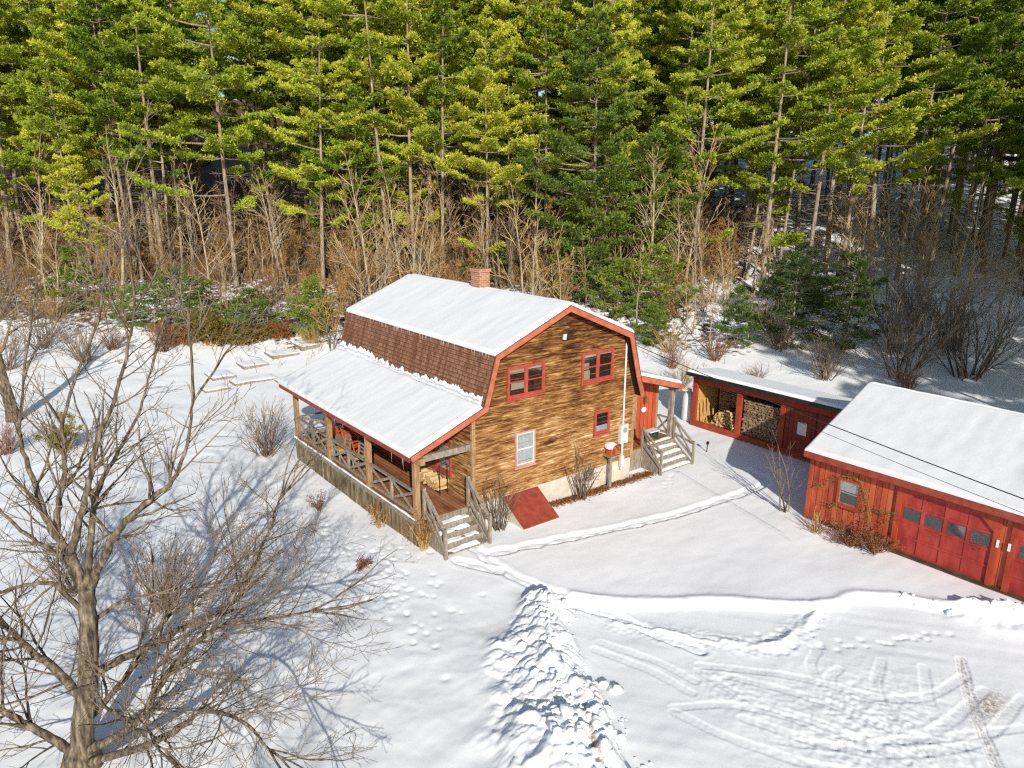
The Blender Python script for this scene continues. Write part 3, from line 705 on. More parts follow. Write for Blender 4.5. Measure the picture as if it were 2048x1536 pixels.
# sliding door and far window on the porch wall
window(house, px_, 3.9, 5.9, .96, 2.9, 'double'); window(house, px_, 7.0, 8.4, 1.5, 2.6, 'double')
# gable vent, flood light, electric meter and mast
MB().box((3.47, -.036, 6.28), (3.80, -.02, 6.62)).build('gable_vent', M['dark_wood'], house)
fl = MB().box((3.66, -.07, 5.86), (3.80, -.024, 5.98)).build('flood_light', M['metal_white'], house)
MB().lathe([(.0, .02), (.06, .0), (.075, -.10), (.0, -.10)], 12, (3.64, -.13, 5.93)).build('lamp_head', M['metal_white'], fl)
MB().lathe([(.0, .02), (.05, .0), (.06, -.09), (.0, -.09)], 12, (3.83, -.13, 5.95)).build('lamp_head', M['black'], fl)
mt = MB().box((6.50, -.17, 1.56), (6.88, -.025, 2.28)).build('electric_meter', M['metal_white'], house)
md = MB()
for k in range(16):
    a0, a1 = 2*PI*k/16, 2*PI*(k+1)/16
    md.add([(6.70, -.20, 2.08), (6.70+.10*math.cos(a0), -.20, 2.08+.10*math.sin(a0)), (6.70+.10*math.cos(a1), -.20, 2.08+.10*math.sin(a1)),
            (6.70+.10*math.cos(a0), -.17, 2.08+.10*math.sin(a0)), (6.70+.10*math.cos(a1), -.17, 2.08+.10*math.sin(a1))], [(0, 1, 2), (1, 3, 4, 2)])
md.build('meter_dial', M['glass'], mt)
cd = MB(); cd.tube([(6.69, -.07, 2.28), (6.68, -.07, 5.45)], .038, 8); cd.tube([(6.69, -.075, .5), (6.69, -.075, 1.56)], .045, 8); cd.box((6.62, -.13, .62), (6.77, -.028, 1.05))
cd.lathe([(.05, 0), (.075, .03), (.06, .14), (.0, .16)], 10, (6.68, -.07, 5.45)); cd.build('conduit', M['metal_white'], house)
# bulkhead to the cellar
bk = MB(); bx0, bx1 = 1.22, 2.62
bk.prism([(bx0, -.034, .0), (bx0, -.034, .78), (bx0, -1.10, .12), (bx0, -1.12, -.1)], (bx1-bx0, 0, 0))
bulk = bk.build('cellar_bulkhead', M['concrete'], house)
for i, (a, b) in enumerate(((bx0-.04, (bx0+bx1)/2-.004), ((bx0+bx1)/2+.004, bx1+.04))):
    MB().prism([(a, -.03, .835), (a, -1.17, .14), (a, -1.17, .105), (a, -.03, .80)], (b-a, 0, 0)).build('bulkhead_door', M['eave_red'] if i == 0 else M['eave_red'], bulk)
MB().box((4.9, -.02, .42), (5.35, .03, .80)).build('cellar_window', M['grey_wood'], house)
# ---- porch
DZ = .90
MB().box((-2.07, -.05, DZ-.04), (-.03, L+.05, DZ)).build('porch_deck', M['deck'], house)
MB().box((-2.11, -.08, DZ-.16), (-2.072, L+.08, DZ+.015)).build('deck_edge', M['grey_wood'], house)
MB().box((-2.07, -.09, DZ-.2), (.0, -.052, DZ-.005)).build('deck_edge', M['grey_wood'], house)
P = np.zeros((90, 5, 3)); us = np.linspace(-.05, L+.05, 90)
for j, (xx, zz) in enumerate(((-2.118, .0), (-2.118, .03), (-2.09, .05), (-2.06, .035), (-2.045, .0))):
    P[:, j, 0] = xx+.01*fbm(us/.4, us*0+j, 3, 2); P[:, j, 1] = us; P[:, j, 2] = DZ+.016+zz*np.clip(.65+1.6*fbm(us/.5, us*0, 21, 3), .0, 1.2)
MB().grid(P).build('snow_ledge', M['snow'], house, True)
MB().box((-2.065, -.04, -.1), (-2.035, L+.03, DZ-.05)).build('porch_skirt', M['skirt'], house)
MB().box((-2.03, -.035, -.1), (-.03, -.01, DZ-.05)).build('porch_skirt', M['skirt'], house)
pys = [.10, 3.23, 6.36, 9.48]
for y in pys: MB().box((-2.06, y-.085, DZ+.001), (-1.89, y+.085, 2.76)).build('porch_post', M['post_wood'], house)
MB().box((-2.06, Y0+.05, 2.76), (-1.89, Y1-.05, 2.97)).build('porch_beam', M['post_wood'], house)
for y in (.10, L-.08): MB().box((-1.888, y-.06, 2.70), (-.031, y+.06, 2.90)).build('tie_beam', M['grey_wood'], house)
mb = MB()
for y in np.arange(.5, L, .6): mb.bar((PE[0]+.05, y, PE[1]-.19), (LB[0]-.05, y, LB[1]-.19), .04, .12)
mb.build('rafter_row', M['dark_wood'], house)
def railing(name, a, b, zb, zt, par, mids=1, t=.05, mat='grey_wood', dz=0):
    # rails with a saltire in every field; a, b are plan points, dz the drop along the run
    A = Vector((a[0], a[1], 0)); B = Vector((b[0], b[1], 0))
    r = MB(); r.bar(A+Vector((0,0,zt)), B+Vector((0,0,zt-dz)), .10, .045); rl = r.build(name, M[mat], par)
    MB().bar(A+Vector((0,0,zb)), B+Vector((0,0,zb-dz)), .06, .075).build('bottom_rail', M[mat], rl)
    n = mids+1; d = (B-A).normalized(); off = Vector((-d.y, d.x, 0))*.016
    for i in range(n):
        f0, f1 = i/n, (i+1)/n; p = A.lerp(B, f0); q = A.lerp(B, f1); h0, h1 = dz*f0, dz*f1
        MB().bar(p+off+Vector((0,0,zb-h0+.03)), q+off+Vector((0,0,zt-h1-.03)), .03, .085).build('brace', M[mat], rl)
        MB().bar(p-off+Vector((0,0,zt-h0-.03)), q-off+Vector((0,0,zb-h1+.03)), .03, .085).build('brace', M[mat], rl)
        if i: MB().bar(p+Vector((0,0,zb-h0+.02)), p+Vector((0,0,zt-h0-.02)), .075, .095, (0, 1, 0)).build('stile', M[mat], rl)
    return rl
for a, b in zip(pys[:-1], pys[1:]): railing('railing', (-1.98, a+.09), (-1.98, b-.09), DZ+.14, DZ+.86, house)
railing('railing', (-1.88, L-.06), (-.06, L-.06), DZ+.14, DZ+.86, house, 0)
# porch stairs
st = MB()
for k in range(4):
    zz = DZ-.18*(k+1); y = -.10-.27*k
    st.box((-1.70, y-.29, zz-.045), (-.26, y, zz))
    st.box((-1.70, y-.012, zz), (-.26, y+.012, zz+.13))
stairs = st.build('stairs', M['grey_wood'], house)
for x in (-1.76, -.24):
    MB().prism([(x, -.08, DZ-.02), (x, -1.22, DZ-.80), (x, -1.22, -.1), (x, -.08, -.1)], (.045, 0, 0)).build('stringer', M['grey_wood'], stairs)
def step_snow(par, x0, x1, y0, y1, z, seed, cover=.8):
    n = 26; k = 9; P = np.zeros((n, k, 3)); U = np.linspace(x0, x1, n); V = np.linspace(y0, y1, k)
    Ug, Vg = np.meshgrid(U, V, indexing='ij'); d = np.minimum(np.minimum(Ug-x0, x1-Ug), np.minimum(Vg-y0, y1-Vg))
    h = .055*np.sqrt(np.clip(d/.06, 0, 1))*np.clip(cover+1.4*fbm(Ug/.35, Vg/.2, seed, 2), 0, 1.2)
    P[..., 0] = Ug; P[..., 1] = Vg; P[..., 2] = z+h-.004
    MB().grid(P).build('snow_patch', M['snow'], par, True)
for k in range(4): step_snow(stairs, -1.62, -.36-.15*(k % 2), -.10-.27*k-.28, -.10-.27*k-.02, DZ-.18*(k+1), 30+k, .75)
for x in (-1.80, -.20):
    MB().box((x-.045, -.09, DZ-.2), (x+.045, .0, 1.92)).build('newel_post', M['grey_wood'], house)
    MB().box((x-.045, -1.25, -.1), (x+.045, -1.16, 1.02)).build('newel_post', M['grey_wood'], house)
    railing('stair_railing', (x, -.09), (x, -1.17), 1.12, 1.80, house, 0, dz=.84)
# ---- side entry at the back corner
EX = 10.12
entry_roof = MB().prism([(7.30, .15, 4.06), (EX+.12, .15, 3.20), (EX+.12, .15, 3.11), (7.30, .15, 3.97)], (0, 4.6, 0)).build('entry_roof', M['shingle'], house)
snow_sheet('snow_cover', (7.42, .12, 4.02), (0, 1, 0), (EX+.16-7.42, 0, 3.19-4.02), 4.66, 2.86, .11, entry_roof, M['snow'], 30, 20, seed=15)
MB().prism([(7.42, .15, 4.0), (EX+.14, .15, 3.20), (EX+.14, .15, 2.98), (7.42, .15, 3.78)], (0, -.035, 0)).build('rake_board', M['fascia'], house)
MB().box((EX+.122, .15, 2.99), (EX+.155, 4.7, 3.18)).build('eave_board', M['eave_red'], house)
MB().prism([(7.31, 1.30, .86), (EX, 1.30, .86), (EX, 1.30, 3.12), (7.31, 1.30, 3.95)], (0, 3.4, 0)).build('entry_wall', M['barn_red_x'], house)
MB().box((7.32, 1.32, -.2), (EX-.02, 4.68, .86)).build('foundation', M['concrete'], house)
MB().box((EX-.09, 1.265, .88), (EX+.03, 1.36, 3.1)).build('corner_board', M['post_wood'], house)
dr = MB().box((7.78, 1.255, .93), (8.72, 1.29, 2.98)).build('entry_door', M['dark_red'], house)
mb = MB()
for a, b in ((7.66, 7.78), (8.72, 8.84)): mb.box((a, 1.235, .92), (b, 1.30, 3.08))
mb.box((7.66, 1.235, 2.985), (8.84, 1.302, 3.10)); mb.build('door_frame', M['post_wood'], dr)
for i in range(3):
    for j in range(4): MB().box((7.92+.23*i, 1.246, 1.35+.38*j), (8.09+.23*i, 1.253, 1.66+.38*j)).build('door_pane', M['glass'], dr)
MB().tube([(8.62, 1.25, 1.9), (8.62, 1.21, 1.9)], .03, 8).build('door_knob', M['brass'], dr)
ln = MB().lathe([(0, .0), (.06, .01), (.07, .05), (.05, .20), (.09, .22), (.0, .30)], 8, (9.30, 1.20, 2.32)).build('wall_lantern', M['brass'], house)
MB().box((9.27, 1.20, 2.40), (9.33, 1.30, 2.46)).build('lantern_bracket', M['brass'], ln)
mb = MB()
for k in range(18):
    a0, a1 = 2*PI*k/18, 2*PI*(k+1)/18
    mb.add([(9.32, 1.26, 2.02), (9.32+.14*math.cos(a0), 1.27, 2.02+.11*math.sin(a0)), (9.32+.14*math.cos(a1), 1.27, 2.02+.11*math.sin(a1)), (9.32+.14*math.cos(a0), 1.298, 2.02+.11*math.sin(a0)), (9.32+.14*math.cos(a1), 1.298, 2.02+.11*math.sin(a1))], [(0, 1, 2), (1, 3, 4, 2)])
mb.build('round_plaque', M['white'], house)
MB().box((7.45, .42, .82), (EX+.12, 1.26, .88)).build('entry_deck', M['deck'], house)
MB().box((7.5, .44, -.1), (EX+.08, .48, .82)).build('entry_skirt', M['grey_wood'], house)
MB().box((EX-.02, .52, .88), (EX+.16, .70, 2.92)).build('entry_post', M['grey_wood'], house)
MB().box((EX-.04, .2, 2.92), (EX+.15, 1.262, 3.04)).build('entry_beam', M['grey_wood'], house)
railing('railing', (EX+.05, .71), (EX+.05, 1.25), 1.02, 1.66, house, 0)
es = MB()
for k in range(4):
    zz = .88-.185*(k+1); y = .42-.25*k
    es.box((8.42, y-.27, zz-.04), (10.2, y, zz))
    es.box((8.42, y-.012, zz), (10.2, y+.012, zz+.14))
esn = es.build('entry_stairs', M['grey_wood'], house)
for x in (8.38, 10.2): MB().prism([(x, .42, .84), (x, -.60, .12), (x, -.60, -.1), (x, .42, -.1)], (.04, 0, 0)).build('stringer', M['grey_wood'], esn)
for k in range(4): step_snow(esn, 8.46, 10.16, .42-.25*k-.26, .42-.25*k-.005, .88-.185*(k+1), 40+k, 1.1)
step_snow(esn, 8.46, 10.16, .43, .62, .88, 47, 1.0)
for x in (8.36, 10.26):
    MB().box((x-.04, .40, .3), (x+.04, .48, 1.72)).build('newel_post', M['grey_wood'], house)
    MB().box((x-.04, -.62, -.1), (x+.04, -.54, 1.0)).build('newel_post', M['grey_wood'], house)
    railing('stair_railing', (x, .40), (x, -.56), 1.02, 1.62, house, 0, dz=.72)

# ------------------------------------------------------------------ things on and around the house
sb = thing('step_stool', (9.35, .86, .88), 'small dark green bench with snow on its white top on the side entry deck', 'bench')
MB().box((9.08, .66, 1.22), (9.66, 1.02, 1.26)).build('seat', M['white'], sb)
for x in (9.14, 9.56): MB().prism([(x, .69, 1.22), (x, .99, 1.22), (x, 1.03, .88), (x, .65, .88)], (.04, 0, 0)).build('leg', M['green'], sb)
MB().box((9.18, .80, 1.0), (9.56, .84, 1.06)).build('stretcher', M['green'], sb)

fd = thing('bird_feeder', (5.95, -.22, gz(5.95, -.22)), 'red bird feeder with a snow capped roof on a grey post by the gable wall', 'bird feeder')
zb_ = gz(5.95, -.22)
MB().box((5.90, -.27, zb_-.2), (6.0, -.17, 1.26)).build('post', M['grey_wood'], fd)
MB().box((5.72, -.45, 1.26), (6.22, .0-.03, 1.30)).build('tray', M['grey_wood'], fd)
hb = MB()
for a in (-.12, .10): hb.box((5.97+a-.02, -.36, 1.301), (5.97+a+.04, -.10, 1.55))
hb.prism([(5.86, -.38, 1.55), (6.10, -.38, 1.55), (5.98, -.38, 1.68)], (0, .30, 0)); hb.build('hopper', M['orange_red'], fd)
rf = MB()
rf.prism([(5.78, -.44, 1.53), (5.98, -.44, 1.70), (5.98, -.44, 1.73), (5.76, -.44, 1.55)], (0, .42, 0)); rf.prism([(6.18, -.44, 1.53), (5.98, -.44, 1.70), (5.98, -.44, 1.73), (6.20, -.44, 1.55)], (0, .42, 0))
rf = rf.build('roof', M['orange_red'], fd)
th = np.linspace(0, PI, 13); P = np.zeros((13, 7, 3)); 
for i, a in enumerate(th):
    for j in range(7):
        f = 1-.25*abs(j-3)/3; P[i, j] = (5.98-.23*math.cos(a)*f, -.44+.42*j/6, 1.555+.22*math.sin(a)*f)
MB().grid(P).build('snow_cap', M['snow'], rf, True)

def rocking_chair(loc, rz, label):
    t = thing('rocking_chair', loc, label, 'rocking chair', 'rocking chairs on the porch'); m = 'orange_red'
    def T(p): return (loc[0]+p[0], loc[1]+p[1], loc[2]+p[2])
    s = MB()
    for k in range(5): s.box(T((-.25, -.24+.1*k, .40)), T((.24, -.24+.1*k+.085, .425)))
    s.build('seat', M[m], t)
    bk_ = MB()
    for k in range(5): bk_.bar(T((.22, -.20+.1*k, .44)), T((.42, -.20+.1*k, 1.05)), .06, .018, (1, 0, 0))
    bk_.bar(T((.42, -.29, 1.04)), T((.42, .29, 1.04)), .03, .10); bk_.bar(T((.24, -.29, .50)), T((.24, .29, .50)), .03, .06); bk_.build('backrest', M[m], t)
    for s_ in (-1, 1):
        y = .29*s_
        MB().bar(T((.20, y, .06)), T((.44, y, 1.12)), .045, .045, (1, 0, 0)).build('leg', M[m], t)
        MB().bar(T((-.25, y, .05)), T((-.27, y, .64)), .045, .045, (1, 0, 0)).build('leg', M[m], t)
        MB().bar(T((-.32, y, .655)), T((.34, y, .67)), .075, .022).build('armrest', M[m], t)
        r = MB(); pts = [T((-.45+.1*i, y, .02+.10*((i-4.5)/5)**2)) for i in range(11)]; r.tube(pts, .022, 6); r.build('rocker', M[m], t)
    st_ = MB(); st_.bar(T((-.25, -.29, .22)), T((-.25, .29, .22)), .03, .03); st_.bar(T((.22, -.29, .22)), T((.22, .29, .22)), .03, .03); st_.build('stretcher', M[m], t)
    t.rotation_euler = (0, 0, rz); return t
rocking_chair((-.98, 7.75, DZ), PI+.35, 'farther orange red rocking chair on the porch, near its back end')
rocking_chair((-1.0, 6.25, DZ), PI+.1, 'nearer orange red rocking chair on the porch, beside the third post')
# oval table and two chairs behind the railing
tb = thing('oval_table', (-1.36, 6.95, DZ), 'low grey oval table on the porch behind the railing', 'table')
mb = MB(); n = 24; pts = [(-1.36+.34*math.cos(2*PI*k/n), 6.95+.60*math.sin(2*PI*k/n), DZ+.46) for k in range(n)]; mb.prism(pts, (0, 0, .035)); mb.build('tabletop', M['grey_wood'], tb)
for dx in (-.18, .18):
    for dy in (-.36, .36): MB().box((-1.36+dx-.025, 6.95+dy-.025, DZ), (-1.36+dx+.025, 6.95+dy+.025, DZ+.46)).build('leg', M['grey_wood'], tb)
def porch_chair(loc, label):
    t = thing('porch_chair', loc, label, 'chair', 'wooden chairs behind the porch railing')
    def T(p): return (loc[0]+p[0], loc[1]+p[1], loc[2]+p[2])
    MB().box(T((-.22, -.24, .42)), T((.22, .24, .46))).build('seat', M['grey_wood'], t)
    MB().box(T((-.20, -.22, .461)), T((.20, .22, .52))).build('cushion', M['raw_wood'], t)
    for x in (-.2, .2):
        for y in (-.22, .22): MB().box(T((x-.022, y-.022, 0)), T((x+.022, y+.022, .42 if x < 0 else .42))).build('leg', M['grey_wood'], t)
    b = MB()
    for y in (-.22, .22): b.bar(T((.22, y, .46)), T((.28, y, .92)), .04, .04, (1, 0, 0))
    for z in (.62, .76, .90): b.bar(T((.235+(z-.46)*.1, -.24, z)), T((.235+(z-.46)*.1, .24, z)), .025, .06)
    b.build('backrest', M['grey_wood'], t)
porch_chair((-1.64, 4.95, DZ), 'wooden chair with tan seat behind the railing, nearer the stairs'); porch_chair((-1.66, 6.05, DZ), 'wooden chair with tan seat behind the railing, next to the oval table')
# firewood rack on the porch
rk = thing('firewood_rack', (-.34, 1.95, DZ), 'black metal firewood rack on the porch against the house wall', 'firewood rack')
rb = MB()
for x in (-.50, -.20): rb.tube([(x, 1.15, DZ+.10), (x, 2.80, DZ+.10)], .016, 6)
rb.build('base_rail', M['black'], rk)
for y in (1.15, 2.80):
    h = MB(); pts = [(-.50, y, DZ), (-.50, y, DZ+.95), (-.485, y, DZ+1.06), (-.42, y, DZ+1.12), (-.28, y, DZ+1.12), (-.215, y, DZ+1.06), (-.20, y, DZ+.95), (-.20, y, DZ)]
    h.tube(pts, .017, 6); h.build('end_hoop', M['black'], rk)
def log_mesh(name, r, ln, seed, split, mat):
    rg = random.Random(seed); k = 9; m = MB(); pts = []
    for j in range(k):
        a = 2*PI*j/k; rr = r*(1+rg.uniform(-.12, .12))
        x, z = rr*math.cos(a), rr*math.sin(a)
        if split and z > r*.25: z = r*.25+rg.uniform(-.006, .006)
        pts.append((x, -ln/2, z))
    m.prism(pts, (0, ln, 0)); me = m.build(name, mat); return me
logs = []
for k in range(6):
    o = log_mesh('firewood_log', random.Random(k).uniform(.055, .075), random.Random(k+9).uniform(.38, .44), k, k % 3 != 0, M['log_pale'] if k % 3 else M['log_bark'])
    logs.append(o)
log_used = set()
def put_log(loc, eul, sc, label, group, k):
    if k in log_used:
        o = logs[k].copy(); COL.objects.link(o)
    else: o = logs[k]; log_used.add(k)
    o.location = loc; o.rotation_euler = eul; o.scale = sc; tag(o, label, 'firewood log', group); return o
rg = random.Random(12)
for row in range(3):
    nn = 11-(row % 2)
    for i in range(nn):
        y = 1.26+.138*i+.069*(row % 2)+rg.gauss(0, .008)
        put_log((-.35+rg.gauss(0, .02), y, DZ+.185+.115*row+rg.gauss(0, .006)), (rg.gauss(0, .03), rg.uniform(-3, 3), PI/2+rg.gauss(0, .05)), (1, 1.05, 1),
                'split pale firewood log stacked in the black rack on the porch', 'logs in the porch rack', rg.choice((1, 2, 4, 5)))

gar = thing('garage', (12.9, -10.5, 0), 'barn red two door garage with a broad snow covered roof, right of the house', 'garage')
GX0, GX1, GY0, GY1 = 9.5, 16.3, -16.2, -5.95
MB().box((GX0, GY0, -.3), (GX0+.12, GY1-.004, 2.42)).build('wall', M['barn_red'], gar); MB().box((GX1-.12, GY0, -.3), (GX1, GY1-.004, 2.42)).build('wall', M['barn_red'], gar)
mb = MB(); mb.prism([(GX0-.002, GY1, -.3), (GX1+.002, GY1, -.3), (GX1+.002, GY1, 2.42), (12.9, GY1, 3.94), (GX0-.002, GY1, 2.42)], (0, -.1, 0)); mb.prism([(GX0-.002, GY0, -.3), (GX1+.002, GY0, -.3), (GX1+.002, GY0, 2.42), (12.9, GY0, 3.94), (GX0-.002, GY0, 2.42)], (0, -.1, 0)); mb.build('gable_wall', M['barn_red_x'], gar)
gr_ = MB()
gr_.prism([(9.18, GY0-.25, 2.42), (12.9, GY0-.25, 4.06), (12.9, GY0-.25, 3.96), (9.18, GY0-.25, 2.32)], (0, GY1-GY0+.36, 0))
gr_.prism([(16.62, GY0-.25, 2.42), (12.9, GY0-.25, 4.06), (12.9, GY0-.25, 3.96), (16.62, GY0-.25, 2.32)], (0, GY1-GY0+.36, 0))
groof = gr_.build('roof', M['shingle'], gar)
gsl = Vector((12.9-9.18, 0, 4.06-2.42))
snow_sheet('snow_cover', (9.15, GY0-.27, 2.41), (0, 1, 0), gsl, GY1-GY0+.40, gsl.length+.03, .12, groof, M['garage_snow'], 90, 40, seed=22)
snow_sheet('snow_cover', (12.9, GY0-.27, 4.06), (0, 1, 0), (16.62-12.9, 0, 2.42-4.06), GY1-GY0+.40, gsl.length+.03, .12, groof, M['snow'], 50, 20, seed=23)
MB().box((9.145, GY0-.25, 2.20), (9.178, GY1+.11, 2.40)).build('eave_board', M['eave_red'], gar)
MB().box((9.178, GY0-.2, 2.22), (GX0-.002, GY1+.09, 2.26)).build('soffit', M['eave_red'], gar)
mb = MB(); mb.prism([(9.16, GY1+.11, 2.40), (12.9, GY1+.11, 4.05), (12.9, GY1+.11, 3.86), (9.16, GY1+.11, 2.21)], (0, .03, 0)); mb.prism([(16.6, GY1+.11, 2.40), (12.9, GY1+.11, 4.05), (12.9, GY1+.11, 3.86), (16.6, GY1+.11, 2.21)], (0, .03, 0)); mb.build('rake_board', M['eave_red'], gar)
MB().box((GX0-.05, GY1-.10, -.2), (GX0-.002, GY1+.03, 2.22)).build('corner_board', M['barn_red_x'], gar)
MB().box((GX0-.06, GY0, -.3), (GX0-.003, GY1-.11, .06)).build('sill_beam', M['dark_wood'], gar)
gwf = lambda u, z, o: (GX0-.004-o, u, z)
window(gar, gwf, -7.68, -6.94, .86, 1.78, 'hung', frame='red_trim', sash_mat='grey_wood', case=.07, sash={0: [(0, 1, .55, 1, 'curtain')]})
def garage_door(y0, y1):
    # y0 > y1; set back panel door inside a frame with clipped upper corners
    z1 = 2.02
    d = MB(); d.box((GX0-.012, y1, .07), (GX0-.003, y0, z1)); dr_ = d.build('garage_door', M['door_red'], gar)
    n = 4; ww = (y0-y1)/n
    rails = MB()
    zs = [.07, .56, 1.04, 1.53, z1]
    for z in zs: rails.box((GX0-.030, y1, z-.035), (GX0-.013, y0, z+.035))
    for i in range(n+1):
        y = y1+ww*i
        for za, zb in zip(zs[:-1], zs[1:]): rails.box((GX0-.031, max(y-.04, y1), za+.036), (GX0-.013, min(y+.04, y0), zb-.036))
    rails.build('door_rail', M['door_red'], dr_)
    for i in range(n):
        a, b = y1+ww*i+.075, y1+ww*(i+1)-.075
        MB().add([(GX0-.020, a, 1.115), (GX0-.020, b, 1.115), (GX0-.020, b, 1.46), (GX0-.020, a, 1.46)], [(0, 1, 2, 3)]).build('door_pane', M['glass'], dr_)
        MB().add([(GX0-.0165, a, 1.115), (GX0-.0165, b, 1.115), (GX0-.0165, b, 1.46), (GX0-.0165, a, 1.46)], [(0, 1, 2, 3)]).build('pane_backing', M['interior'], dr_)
    fr = MB(); o = GX0-.075
    fr.box((o, y0, -.05), (GX0-.003, y0+.16, 2.12)); fr.box((o, y1-.16, -.05), (GX0-.003, y1, 2.12)); fr.box((o, y1, z1-.02), (GX0-.003, y0, 2.12))
    for ya, yb in ((y0, y0-.42), (y1, y1+.42)): fr.prism([(o+.002, ya, z1-.02), (o+.002, yb, z1-.02), (o+.002, ya, z1-.40)], (.068, 0, 0))
    fr.build('door_frame', M['red_trim'], gar)
    MB().box((o-.04, y1+.25, .98), (o-.001, y1+.28, 1.0)).build('door_handle', M['black'], dr_)
garage_door(-8.92, -11.38); garage_door(-11.95, -14.41)
for y in (-11.52, -11.80): MB().box((GX0-.10, y-.03, 1.22), (GX0-.076, y+.03, 1.44)).build('reflector', M['white'], gar)
# dark ribbon of bare ground / sill under the doors
MB().box((GX0-.16, GY0, -.25), (GX0-.062, -8.7, .015)).build('door_apron', M['dark_wood'], gar)

# ------------------------------------------------------------------ WOODSHED
shed = thing('woodshed', (14.9, -1.5, 0), 'long low red woodshed with open bays of firewood, behind the garage', 'woodshed')
SX, SB = 14.1, 15.85
sr = MB().prism([(13.74, -6.6, 2.66), (15.98, -6.6, 2.40), (15.98, -6.6, 2.32), (13.74, -6.6, 2.58)], (0, 9.35, 0)).build('roof', M['black'], shed)
snow_sheet('snow_cover', (13.76, -6.6, 2.66), (0, 1, 0), (2.24, 0, -.26), 9.36, 2.25, .12, sr, M['snow'], 60, 14, seed=28)
MB().box((13.72, -6.6, 2.50), (13.738, 2.76, 2.66)).build('eave_board', M['black'], shed)
MB().box((SX, -6.0, 2.16), (SX+.12, 2.6, 2.50)).build('header_beam', M['red_trim'], shed)
MB().box((SX-.02, -6.0, .12), (SX+.12, 2.62, .34)).build('sill_beam', M['red_trim'], shed)
MB().box((SX+.02, -6.0, -.3), (SX+.10, 2.55, .118)).build('base', M['post_wood'], shed)
for y in (2.5, .13, -1.98): MB().box((SX-.015, y-.11, .341), (SX+.13, y+.11, 2.159)).build('post', M['red_trim'], shed)
MB().box((SX+.13, 2.50, .05), (SB, 2.56, 2.42)).build('end_wall', M['raw_wood'], shed)
MB().box((SX-.01, 2.562, -.2), (SB, 2.62, 2.45)).build('end_cladding', M['barn_red_x'], shed)
MB().box((SB, -6.0, -.2), (SB+.06, 2.6, 2.36)).build('back_wall', M['dark_wood'], shed)
MB().box((SX+.13, -1.9, .14), (SB, 2.49, .20)).build('floor', M['raw_wood'], shed)
mb = MB()
for y in (1.9, 1.2, .5): mb.box((SB-.10, y-.05, .21), (SB-.002, y+.05, 2.35))
mb.build('stud', M['raw_wood'], shed)
MB().box((SX+.02, -6.0, .341), (SX+.08, -2.1, 2.158)).build('front_wall', M['shed_red'], shed)
MB().box((SX+.13, -2.09, .2), (SB, -2.03, 2.4)).build('partition', M['dark_wood'], shed)
for ya, yb in ((-3.45, -2.35), (-4.75, -3.6)):
    d = MB().box((SX-.02, ya, .345), (SX+.018, yb, 2.1)).build('shed_door', M['shed_red'], shed)
    c = (ya+yb)/2; MB().box((SX-.03, c-.20, 1.10), (SX-.021, c+.20, 1.62)).build('door_window', M['white'], d)
    MB().box((SX-.05, ya+.08, 1.0), (SX-.021, ya+.11, 1.16)).build('door_handle', M['black'], d)
# heap of fresh logs in the left bay, leaning boards
rg = random.Random(21)
for row in range(6):
    nn = 13-row
    for i in range(nn):
        y = .72+.092*i+.046*row
        z = .28+.105*row+.06*math.exp(-((y-1.1)/.3)**2)*row/3
        put_log((14.80+rg.gauss(0, .03), y, z), (rg.gauss(0, .05), rg.uniform(-3, 3), PI/2+rg.gauss(0, .10)), (.82, 1.15, .82),
                'pale split log in the sunlit heap of the shed\'s left bay', 'fresh logs in the left bay of the woodshed', rg.choice((1, 2, 4, 5)))
for k in range(3):
    b = thing('leaning_board', (14.6+.2*k, 2.4, .2), ('narrow board leaning on the end wall of the woodshed, nearest the opening', 'middle of three narrow boards leaning on the woodshed end wall', 'innermost narrow board leaning on the woodshed end wall')[k], 'board')
    MB().bar((14.42+.22*k, 2.12-.03*k, .2), (14.50+.24*k, 2.47, 1.15+.12*k), .07, .02, (0, 1, 0)).build('plank', M['raw_wood'], b)
for k in range(6):
    if k not in log_used: bpy.data.objects.remove(logs[k])
# packed grey stack filling the middle bay: the front logs one by one, the rest as one mass
rg = random.Random(33); gl_ = []
for k in range(5): gl_.append(log_mesh('firewood_log', rg.uniform(.05, .066), .40, 50+k, k % 2 == 0, M['log_grey']))
cnt = 0; first = [True]*5; cells = []
for row in range(16):
    for i in range(20):
        y = -1.90+.098*i+.049*(row % 2)+rg.gauss(0, .006); z = .27+.103*row+rg.gauss(0, .006)
        if y > .02 or z > 2.02+.1*math.sin(y*3): continue
        cells.append((y, z))
for k, (y, z) in enumerate(cells[:190]):
    j = rg.randrange(5)
    if first[j]: o = gl_[j]; first[j] = False
    else: o = gl_[j].copy(); COL.objects.link(o)
    o.location = (14.55+rg.gauss(0, .025), y, z); o.rotation_euler = (0, rg.uniform(-3, 3), PI/2+rg.gauss(0, .05)); tag(o, 'weathered log end in the packed stack of the shed\'s middle bay', 'firewood log', 'grey logs packed in the middle bay of the woodshed')
for j in range(5):
    if first[j]:
        o = gl_[j]; o.location = (14.75, -1.8+.2*j, 2.0); tag(o, 'weathered log end in the packed stack of the shed\'s middle bay', 'firewood log', 'grey logs packed in the middle bay of the woodshed')
mb = MB()
def loose(mb, c, r, ln, rg):
    k = 7; a0 = rg.uniform(0, 6); pts = [(c[0]-ln/2, c[1]+r*math.cos(a0+2*PI*j/k)*rg.uniform(.8, 1.1), c[2]+r*math.sin(a0+2*PI*j/k)*rg.uniform(.8, 1.1)) for j in range(k)]
    mb.prism(pts, (ln, 0, 0))
for (y, z) in cells[190:]: loose(mb, (14.55+rg.gauss(0, .025), y, z), .052, .40, rg)
